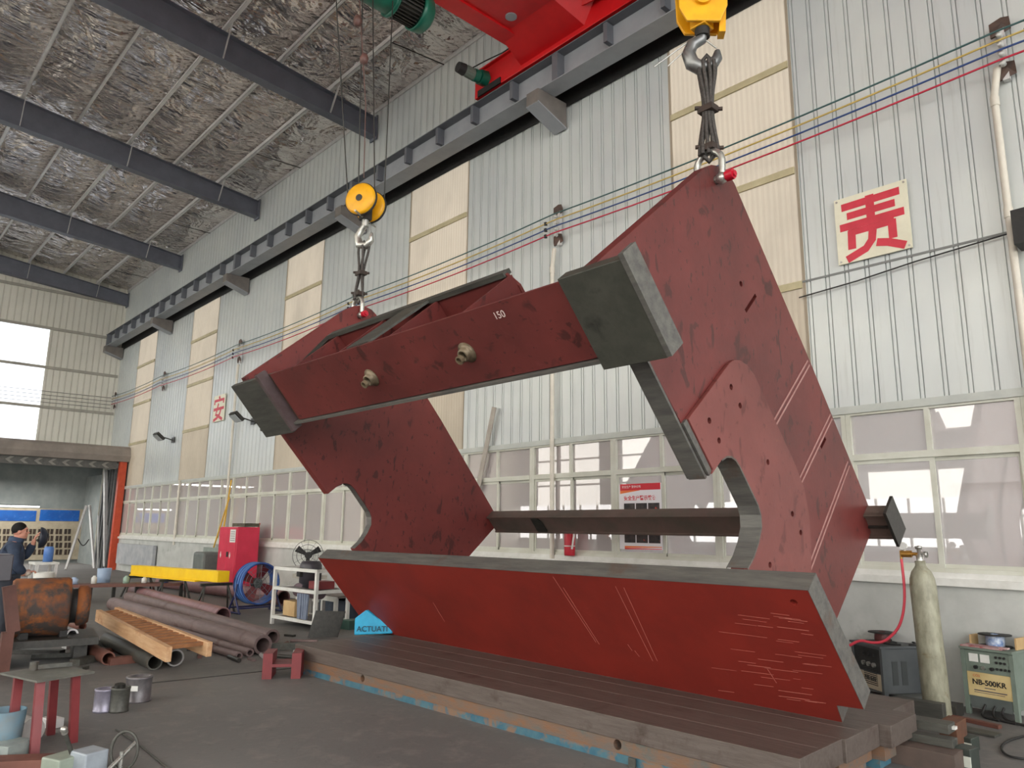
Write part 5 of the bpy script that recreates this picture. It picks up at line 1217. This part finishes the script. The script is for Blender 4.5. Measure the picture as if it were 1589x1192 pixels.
pipe((440, 928), (250, 902), .30, 'long reddish pipe lying behind the blue fan', .85, MATS['reddish_pipe'])
pipe((128, 972), (60, 960), .12, 'brown pipe stub below the rusty drum', .75, BROWN, .1, .1)
for i, (px, py, L, mat, lab) in enumerate(((300, 1003, .8, DARK, 'dark steel offcut between the timber rail and the pipes'), (205, 985, .5, GALV, 'pale folded steel offcut left of the timber rails'), (150, 1002, .45, MILL, 'grey steel plate offcut left of the pale folded offcut'), (450, 1008, .5, MILL, 'short grey bar between the pipe ends and the bed plates'), (190, 1030, .3, BROWN, 'small brown block in front of the pipe pile'))):
    gbox('steel_offcut', px, py, (L, .12, .08 if i != 1 else .22), -.4+.5*i, mat, lab, 'steel offcut')
random.seed(11)
SCRAP = [DARK, MILL, BROWN, PIPE, MATS['light_grey_pipe'] if 'light_grey_pipe' in MATS else MILL]
for k in range(18):
    px, py = random.choice(((random.uniform(285, 440), random.uniform(1015, 1028)), (random.uniform(110, 235), random.uniform(1000, 1040)), (random.uniform(430, 462), random.uniform(985, 1015))))
    p = G(px, py); L = random.uniform(.12, .4); a = random.uniform(-1, 1); mm = MB(); e = V((cos(a), sin(a), 0)); h = random.uniform(.02, .05)
    if k % 3: mm.bar(p+V((0, 0, h/2)), p+e*L+V((0, 0, h/2)), random.uniform(.04, .1), h)
    else: mm.cyl(p+V((0, 0, .025)), p+e*L+V((0, 0, .025)), .025, n=10)
    obj('scrap_offcut', mm, SCRAP[k % 5], None, 'small steel offcut scattered on the floor along the front of the pipe pile', 'offcut', 'small offcuts along the pipe pile')
# timber rails with rungs
def rail(p, q, za, zb): return G(p[0], p[1], za), G(q[0], q[1], zb)
A0, A1 = rail((262, 1016), (152, 955), .27, .40); B0_, B1_ = rail((325, 1008), (180, 951), .28, .42)
r = thing('timber_ladder', 'pale timber ladder-like crate frame lying across the pipes', 'ladder', A0)
for a, b in ((A0, A1), (B0_, B1_)):
    m = MB(); m.bar(a, b, .06, .15); obj('rail', m, WOOD, r, bevel=.004)
for k in range(17):
    t = .05+.9*k/16; m = MB(); m.bar(A0.lerp(A1, t)+V((0, 0, .045)), B0_.lerp(B1_, t)+V((0, 0, .045)), .10, .035); obj('rung', m, M('brown_timber', (158, 106, 64), (126, 82, 48), 6, .7), r)

# ------------------------------------------------------------------ spools of welding wire on the floor
def can(px, py, R_, h, mat, lab, top=None):
    p = G(px, py); r = thing('wire_spool', lab, 'wire spool', p, 0, 'wire spools on the floor')
    m = MB(); m.lathe([(.001, 0), (R_, 0), (R_, .015), (R_*.96, .02), (R_*.96, h-.02), (R_, h-.015), (R_, h), (R_*.7, h), (R_*.7, h-.05), (.001, h-.05)], p, n=26); obj('spool_body', m, mat, r)
    if top:
        m = MB(); random.seed(5)
        for k in range(9):
            a = random.uniform(0, 6.28); rr = random.uniform(0, R_*.55); m.cyl(p+V((rr*cos(a), rr*sin(a), h-.05)), p+V((rr*cos(a)+.02, rr*sin(a), h+.03)), .022, n=6)
        obj('loose_bolts', m, DARK, r, kind='stuff')
LAV = M('lavender_metal', (150, 146, 164), (110, 108, 118), 5, .35, .4)
can(160, 1104, .085, .19, LAV, 'lavender-grey spool left in the row on the floor')
can(184, 1104, .08, .20, MILL, 'dark grey pot of loose bolts in the middle of the spools', True)
can(213, 1088, .115, .22, M('grey_spool_wire', (120, 116, 118), (92, 90, 92), 14, .4, .4), 'largest grey spool on the right of the row on the floor')
p = G(213, 1088); m = MB(); m.box(p+V((.085, -.08, .13)), (.10, .006, .045), Matrix.Rotation(radians(47), 3, 'Z')); obj('spool_label', m, WHITE, None, 'small white label on the largest grey spool', 'label')

# ------------------------------------------------------------------ rusty drum workpiece on its dark bed
c = at_xy(66, 942, 8.9); r = thing('rusty_drum', 'big orange-brown rusty drum on a dark bed in front of the man', 'drum', (c.x, c.y, .2))
n = V((.18, .98, 0)).normalized()
m = MB(); m.lathe([(.001, -.33), (.31, -.33), (.335, -.30), (.34, .24), (.32, .275), (.24, .28)], c, n, 40); obj('drum_body', m, RUSTD, r)
m = MB(); m.lathe([(.24, .28), (.20, .30), (.20, .36)], c, n, 32); obj('dark_groove', m, BLK, r)
m = MB(); m.lathe([(.20, .35), (.235, .37), (.235, .45), (.20, .49), (.001, .50)], c, n, 36); obj('hub_end', m, RUSTD, r)
b = G(58, 1028); ztop = c.z-.33
r = thing('drum_bed', 'dark oily machine bed under the rusty drum', 'machine bed', (c.x, c.y, 0))
m = MB(); m.box((c.x, c.y, ztop-.04), (.9, 1.2, .08), Matrix.Rotation(-.18, 3, 'Z')); obj('bed_top', m, DARK, r)
for s in (-.5, .5):
    m = MB(); m.box((c.x-.08*s, c.y+s*.9, (ztop-.08)/2), (.7, .14, ztop-.08), Matrix.Rotation(-.18, 3, 'Z')); obj('leg', m, DARK, r)
for s in (-.2, .2):
    m = MB(); m.box((c.x, c.y+s, ztop+.03), (.5, .08, .08)); obj('cradle', m, BLK, r)
p = at_xy(17, 945, 8.15); m = MB(); m.box((p.x, p.y, p.z), (.08, .12, .5), Matrix.Rotation(.20, 3, (1, -.2, 0))); m.box((p.x, p.y, p.z/2-.12), (.10, .11, p.z-.24)); obj('slanted_post', m, BROWN, None, 'brown slanted steel post left of the rusty drum', 'post')
p = at_xy(4, 880, 7.9); m = MB(); m.box((p.x, p.y-.22, p.z), (.36, .56, .27)); m.box((p.x, p.y-.3, (p.z-.13)/2), (.3, .44, p.z-.13)); obj('grey_machine_head', m, M('purple_grey_paint', (74, 72, 78), (62, 60, 66), 4, .45), None, 'grey machine head at the left edge in front of the man', 'machine', bevel=.01)
for i, (px, py, mat, d, lab) in enumerate(((20, 1008, GALV, (.2, .12, .08), 'small bright fitting on the floor below the brown post'), (45, 1015, DARK, (.9, .10, .06), 'dark bar lying below the machine bed'), (100, 1020, MILL, (.7, .05, .05), 'thin grey bar pointing at the pipe pile'), (115, 1005, GALV, (.25, .16, .05), 'pale steel offcut with cut slots near the drum'), (130, 1030, MILL, (.3, .14, .07), 'grey grille-like offcut behind the red-legged stand'))):
    gbox('scrap_piece', px, py, d, .5*i+.2, mat, lab, 'scrap')

# ------------------------------------------------------------------ red-legged stand at the lower left
lg = [G(14, 1172), G(52, 1180), G(113, 1152), G(78, 1140)]
r = thing('welding_stand', 'small stand with grey plate top and four red legs at the lower left', 'stand', (sum(p.x for p in lg)/4, sum(p.y for p in lg)/4, 0))
zt = zat(1057, lg[1].x, lg[1].y)
tops = [G(0, 1044, zt), G(58, 1057, zt), G(147, 1042, zt), G(90, 1031, zt)]
m = MB(); m.prism(tops, (0, 0, -.014)); obj('plate_top', m, M('grey_green_plate', (104, 104, 96), (88, 88, 82), 6, .5), r)
tl = [tops[0].lerp(tops[2], .2), tops[1].lerp(tops[3], .14), tops[2].lerp(tops[0], .2), tops[3].lerp(tops[1], .15)]
for p, q in zip(lg, tl):
    m = MB(); m.bar(p, V((q.x, q.y, zt-.014)), .055, .055, (1, 0, 0)); obj('leg', m, MAROON, r)
m = MB(); p = G(52, 1040, zt); m.bar(p+V((0, 0, .02)), p+V((.02, .25, .02)), .03, .03); m.cyl(p+V((0, 0, 0)), p+V((0, 0, .06)), .03, n=10); obj('clamp_tool', m, MILL, None, 'small grey clamp lying on the plate of the red-legged stand', 'tool')
m = MB(); a, b = G(28, 1128, .09), G(50, 1135, .09); m.cyl(a, b, .09, n=18); obj('white_canister', m, M('dirty_white_canister', (176, 172, 168), (150, 146, 142), 5, .5), None, 'dirty white canister lying under the red-legged stand', 'canister')
p = G(0, 1172); m = MB(); m.lathe([(.001, 0), (.11, 0), (.13, .3), (.12, .3), (.10, .02)], p); obj('blue_bucket', m, M('faded_blue_bucket', (96, 132, 150), (110, 120, 124), 5, .6), None, 'faded blue bucket at the left edge beside the red-legged stand', 'bucket')
gbox('white_block', 80, 1128, (.16, .10, .07), .3, GALV, 'small pale block on the floor behind the red legs', 'block')
# gear at the bottom edge
gbox('steel_casting', 100, 1196, (.18, .22, .10), .4, M('pale_green_casting', (150, 160, 146), (130, 140, 128), 5, .5), 'pale green casting at the bottom edge', 'casting', bevel=.01)
gbox('steel_casting', 136, 1196, (.18, .16, .13), .3, M('pale_blue_casting', (156, 164, 172), (136, 144, 152), 5, .4), 'pale blue-grey casting at the bottom edge beside the ring handle', 'casting', bevel=.01)
gbox('grey_scrap_box', 12, 1180, (.2, .22, .12), .6, M('light_grey_scrap', (150, 160, 156), (120, 128, 126), 5, .5), 'light grey angle scrap at the bottom left corner', 'scrap')
gbox('brown_bar', 28, 1196, (.5, .16, .08), 1.0, MATS['brown_primer'], 'brown bar lying at the bottom left corner', 'bar')
a = G(119, 1192); b = at_xy(99, 1132, px_of(a)[2]-.1); r = thing('lever', 'thin steel lever with a shiny ball knob standing at the bottom left', 'lever', a)
m = MB(); m.cyl(a, b, .016, .012, n=10); obj('rod', m, MILL, r); m = MB(); m.sphere(b, .022); m.cyl(b.lerp(a, .06), b.lerp(a, .1), .02, n=10); obj('ball_knob', m, CHROME, r)
c = G(190, 1195); r = thing('ring_handle', 'steel ring handle with chrome cross bars at the bottom edge', 'handle', c)
e = V((.6, .8, 0)); m = MB(); m.tube([c+e*(.085*cos(2*pi*k/24))+V((0, 0, .12+.12*sin(2*pi*k/24))) for k in range(24)], .010, 8, True); obj('ring', m, MILL, r)
m = MB(); m.cyl(c+V((.06, -.12, .02)), c+V((-.02, .08, .16)), .014, n=10); m.cyl(c+V((.02, -.02, .0)), c+V((.02, -.02, .12)), .014, n=10); obj('cross_bar', m, CHROME, r)
m = MB(); m.tube(smooth([G(*q, .008) for q in ((180, 1132), (215, 1155), (245, 1180), (270, 1200))]), .006, 6); obj('floor_chain', m, MILL, None, 'thin chain lying on the floor right of the ring handle', 'chain')
m = MB(); m.bb((0, 0, 0), (0.001, .001, .001)); m = MB(); a_, b_ = G(180, 1066, .003), G(470, 1035, .003); m.bar(a_, b_, .025, .006); obj('floor_strip', m, DARK, None, 'dark flat strip across the floor in front of the pipe pile', 'strip')

# ------------------------------------------------------------------ the man
def skin_mesh(vs, es, rs, sub=2):
    me = bpy.data.meshes.new('t'); me.from_pydata([tuple(v) for v in vs], es, []); o = bpy.data.objects.new('t', me); COL.objects.link(o)
    o.modifiers.new('s', 'SKIN'); 
    for i, v in enumerate(me.skin_vertices[0].data): v.radius = rs[i] if isinstance(rs[i], tuple) else (rs[i], rs[i]); v.use_root = (i == 0)
    sb = o.modifiers.new('u', 'SUBSURF'); sb.levels = sub; sb.render_levels = sub
    bpy.context.view_layer.update(); nm = bpy.data.meshes.new_from_object(o.evaluated_get(bpy.context.evaluated_depsgraph_get())); bpy.data.objects.remove(o)
    mb = MB(); mb.add([v.co.copy() for v in nm.vertices], [list(p.vertices) for p in nm.polygons], True); bpy.data.meshes.remove(nm); return mb
def remesh(mb, vox):
    me = bpy.data.meshes.new('t'); me.from_pydata([tuple(p) for p in mb.v], [], mb.f); o = bpy.data.objects.new('t', me); COL.objects.link(o)
    m_ = o.modifiers.new('r', 'REMESH'); m_.mode = 'VOXEL'; m_.voxel_size = vox
    sm_ = o.modifiers.new('s', 'SMOOTH'); sm_.factor = .5; sm_.iterations = 3
    bpy.context.view_layer.update(); nm = bpy.data.meshes.new_from_object(o.evaluated_get(bpy.context.evaluated_depsgraph_get())); bpy.data.objects.remove(o)
    q = MB(); q.add([v.co.copy() for v in nm.vertices], [list(p.vertices) for p in nm.polygons], True); bpy.data.meshes.remove(nm); return q
hd = at_xy(33, 826, 10.2); base = V((hd.x, hd.y, 0)); k_ = hd.z/1.60
Fw = V((.165, .986, 0)); Rt = V((.986, -.165, 0))
def B(f, r_, z): return base+(Fw*f+Rt*r_)*k_+V((0, 0, z*k_))
man = thing('person', 'man in a navy work jacket holding a dark welding mask to his chin', 'person', base)
vs = [B(-.10, 0, .95), B(-.09, 0, 1.12), B(-.08, 0, 1.28), B(-.07, 0, 1.42), B(-.055, 0, 1.49), B(-.03, 0, 1.55),
      B(-.07, .17, 1.40), B(-.03, .23, 1.16), B(.08, .16, .99), B(.14, .13, 1.02),
      B(-.07, -.17, 1.40), B(.10, -.20, 1.22), B(.17, -.10, 1.42), B(.18, -.07, 1.50),
      B(-.10, .10, .90), B(-.06, .11, .50), B(-.10, .12, .09), B(.04, .13, .035),
      B(-.10, -.10, .90), B(-.03, -.11, .50), B(-.05, -.12, .09), B(.09, -.13, .035)]
es = [(0, 1), (1, 2), (2, 3), (3, 4), (4, 5), (3, 6), (6, 7), (7, 8), (8, 9), (3, 10), (10, 11), (11, 12), (12, 13), (0, 14), (14, 15), (15, 16), (16, 17), (0, 18), (18, 19), (19, 20), (20, 21)]
rs = [.13, .11, .115, .085, .05, .055, .05, .042, .034, .03, .05, .045, .034, .03, .085, .06, .042, .035, .085, .06, .042, .035]
bm_ = skin_mesh(vs, es, rs)
# head: skull, jaw, nose, ears, brow, lips
H = lambda f, r_, z: B(f-.02, r_, z)
def ell(c_, a_, b_, cz_):
    o = MB(); n1 = 18; vs_ = []
    for i in range(n1//2+1):
        for j in range(n1):
            t_ = pi*i/(n1//2); h_ = 2*pi*j/n1; vs_.append(c_+Fw*(sin(t_)*cos(h_)*a_*k_)+Rt*(sin(t_)*sin(h_)*b_*k_)+V((0, 0, cos(t_)*cz_*k_)))
    bm_.add(vs_, [(i*n1+j, (i+1)*n1+j, (i+1)*n1+(j+1) % n1, i*n1+(j+1) % n1) for i in range(n1//2) for j in range(n1)], True)
ell(H(0, 0, 1.635), .098, .078, .098); ell(H(.03, 0, 1.57), .072, .062, .075); ell(H(.075, 0, 1.525), .028, .03, .024)
ell(H(.108, 0, 1.592), .026, .015, .016); ell(H(.095, 0, 1.618), .014, .012, .03); ell(H(.085, 0, 1.645), .022, .055, .014)
ell(H(.095, 0, 1.557), .016, .026, .007); ell(H(.093, 0, 1.545), .015, .024, .008)
for s in (-1, 1):
    ell(H(-.005, s*.078, 1.605), .022, .010, .033); ell(H(.07, s*.04, 1.60), .02, .02, .02)
def hand(w_, d_, up_, side):
    pal = w_+d_*.045*k_; bm_.v and None
    q = skin_mesh([w_, w_+d_*.04*k_, w_+d_*.085*k_], [(0, 1), (1, 2)], [(.026, .02), (.04, .018), (.036, .016)], 2); bm_.add(q.v, q.f, True)
    sd_ = d_.cross(up_).normalized()
    for i_, (o_, L_) in enumerate(((-.03, .062), (-.01, .072), (.01, .067), (.03, .052))):
        a_ = w_+(d_*.08+sd_*o_)*k_; q = skin_mesh([a_, a_+(d_*L_*.45-up_*.006)*k_, a_+(d_*L_*.75-up_*.028)*k_, a_+(d_*L_*.8-up_*.05)*k_], [(0, 1), (1, 2), (2, 3)], [.0105, .0098, .009, .008], 1); bm_.add(q.v, q.f, True)
    a_ = w_+(d_*.03+sd_*.03*side)*k_; q = skin_mesh([a_, a_+(d_*.03+sd_*.03*side-up_*.01)*k_, a_+(d_*.055+sd_*.03*side-up_*.03)*k_], [(0, 1), (1, 2)], [.013, .011, .009], 1); bm_.add(q.v, q.f, True)
hand(vs[9], V(Fw)*.8+V((0, 0, .25)), V((0, 0, 1)), -1)
hand(vs[13], V((0, 0, .8))+V(Fw)*.35, -V(Fw), 1)
obj('body', remesh(bm_, .0085), SKIN, man)
jk = skin_mesh([vs[0]+V((0, 0, -.10)), *vs[1:4], vs[4]+V((0, 0, -.035)), vs[6], vs[7], vs[8].lerp(vs[9], .4), vs[10], vs[11], vs[12].lerp(vs[13], .3)], [(0, 1), (1, 2), (2, 3), (3, 4), (3, 5), (5, 6), (6, 7), (3, 8), (8, 9), (9, 10)], [.185, .165, .18, .17, .092, .088, .075, .056, .088, .075, .056])
ja = obj('jacket', jk, NAVY, man)
m = MB(); p = vs[4]; m.lathe([(.088, -.035), (.095, -.01), (.085, .035), (.074, .03), (.078, -.03)], p+Fw*.005, V((Fw.x*.25, Fw.y*.25, 1)), 24); obj('collar', m, M('blue_collar_cloth', (58, 74, 98), (46, 60, 82), 8, .8), ja)
tr_ = skin_mesh([vs[0]+V((0, 0, .02)), vs[14], vs[15], vs[16], vs[18], vs[19], vs[20]], [(0, 1), (1, 2), (2, 3), (0, 4), (4, 5), (5, 6)], [.15, .11, .085, .07, .11, .085, .07]); obj('trousers', tr_, M('dark_work_trousers', (40, 44, 54), (52, 56, 64), 6, .85), man)
for s in (16, 20):
    m = skin_mesh([vs[s]+V((0, 0, .05)), vs[s]+V((0, 0, -.035)), vs[s+1], vs[s+1]+Fw*.07], [(0, 1), (1, 2), (2, 3)], [.055, .055, .045, .035], 1)
    for i, p in enumerate(m.v): p.z = max(p.z, .002)
    obj('boot', m, BLK, man)
hm = MB(); n1 = 22; vs_ = []
for i in range(9):
    for j in range(n1):
        h_ = 2*pi*j/n1; t_ = (.60-.17*cos(h_)-.03*cos(2*h_))*pi*i/8; ww = 1+.018*sin(5*h_)*sin(t_); vs_.append(H(-.012, 0, 1.648)+Fw*(sin(t_)*cos(h_)*.100*k_*ww)+Rt*(sin(t_)*sin(h_)*.086*k_*ww)+V((0, 0, cos(t_)*.098*k_+0)))
hm.add(vs_, [(i*n1+j, (i+1)*n1+j, (i+1)*n1+(j+1) % n1, i*n1+(j+1) % n1) for i in range(8) for j in range(n1)], True); obj('hair', hm, HAIR, man)
for s in (-1, 1):
    m = MB(); m.sphere(H(.083, s*.036, 1.615), .011*k_, 10); obj('eye', m, BLK, man)
    m = MB(); m.bar(H(.095, s*.02, 1.640), H(.085, s*.055, 1.640), .012, .008); obj('eyebrow', m, HAIR, man)
gl_ = skin_mesh([vs[8].lerp(vs[9], .2), vs[9], vs[9]+(Fw*.05+V((0, 0, .015)))*k_], [(0, 1), (1, 2)], [.05, .046, .05], 2); obj('work_glove', gl_, M('dirty_white_glove', (200, 190, 174), (150, 120, 110), 14, .8), man)
# mask held in the raised hand
mc = B(.27, -.02, 1.52); r = thing('welding_mask', 'dark welding mask held up beside the man, facing away', 'welding mask', mc+V((0, 0, -.13)))
m = MB(); n1 = 20; vs_ = []
for i in range(9):
    for j in range(n1):
        t_ = .5*pi*i/8; h_ = 2*pi*j/n1; vs_.append(mc+Fw*(cos(t_)*.11-.03)*k_+Rt*(sin(t_)*cos(h_)*.12*k_)+V((0, 0, sin(t_)*sin(h_)*.15*k_)))
m.add(vs_, [(i*n1+j, (i+1)*n1+j, (i+1)*n1+(j+1) % n1, i*n1+(j+1) % n1) for i in range(8) for j in range(n1)], True); o = obj('shell', m, M('dark_blue_mask_shell', (34, 40, 56), (28, 32, 44), 6, .45), r)
sd = o.modifiers.new('thick', 'SOLIDIFY'); sd.thickness = .006
m = MB(); m.box(mc+Fw*.082*k_+V((0, 0, .03)), (.11, .012, .06), Matrix.Rotation(-.165, 3, 'Z')); obj('visor', m, BLK, r)
m = MB(); m.bar(mc-Fw*.02+V((0, 0, -.06)), B(.21, -.05, 1.49), .025, .02); obj('grip', m, BLK, r)
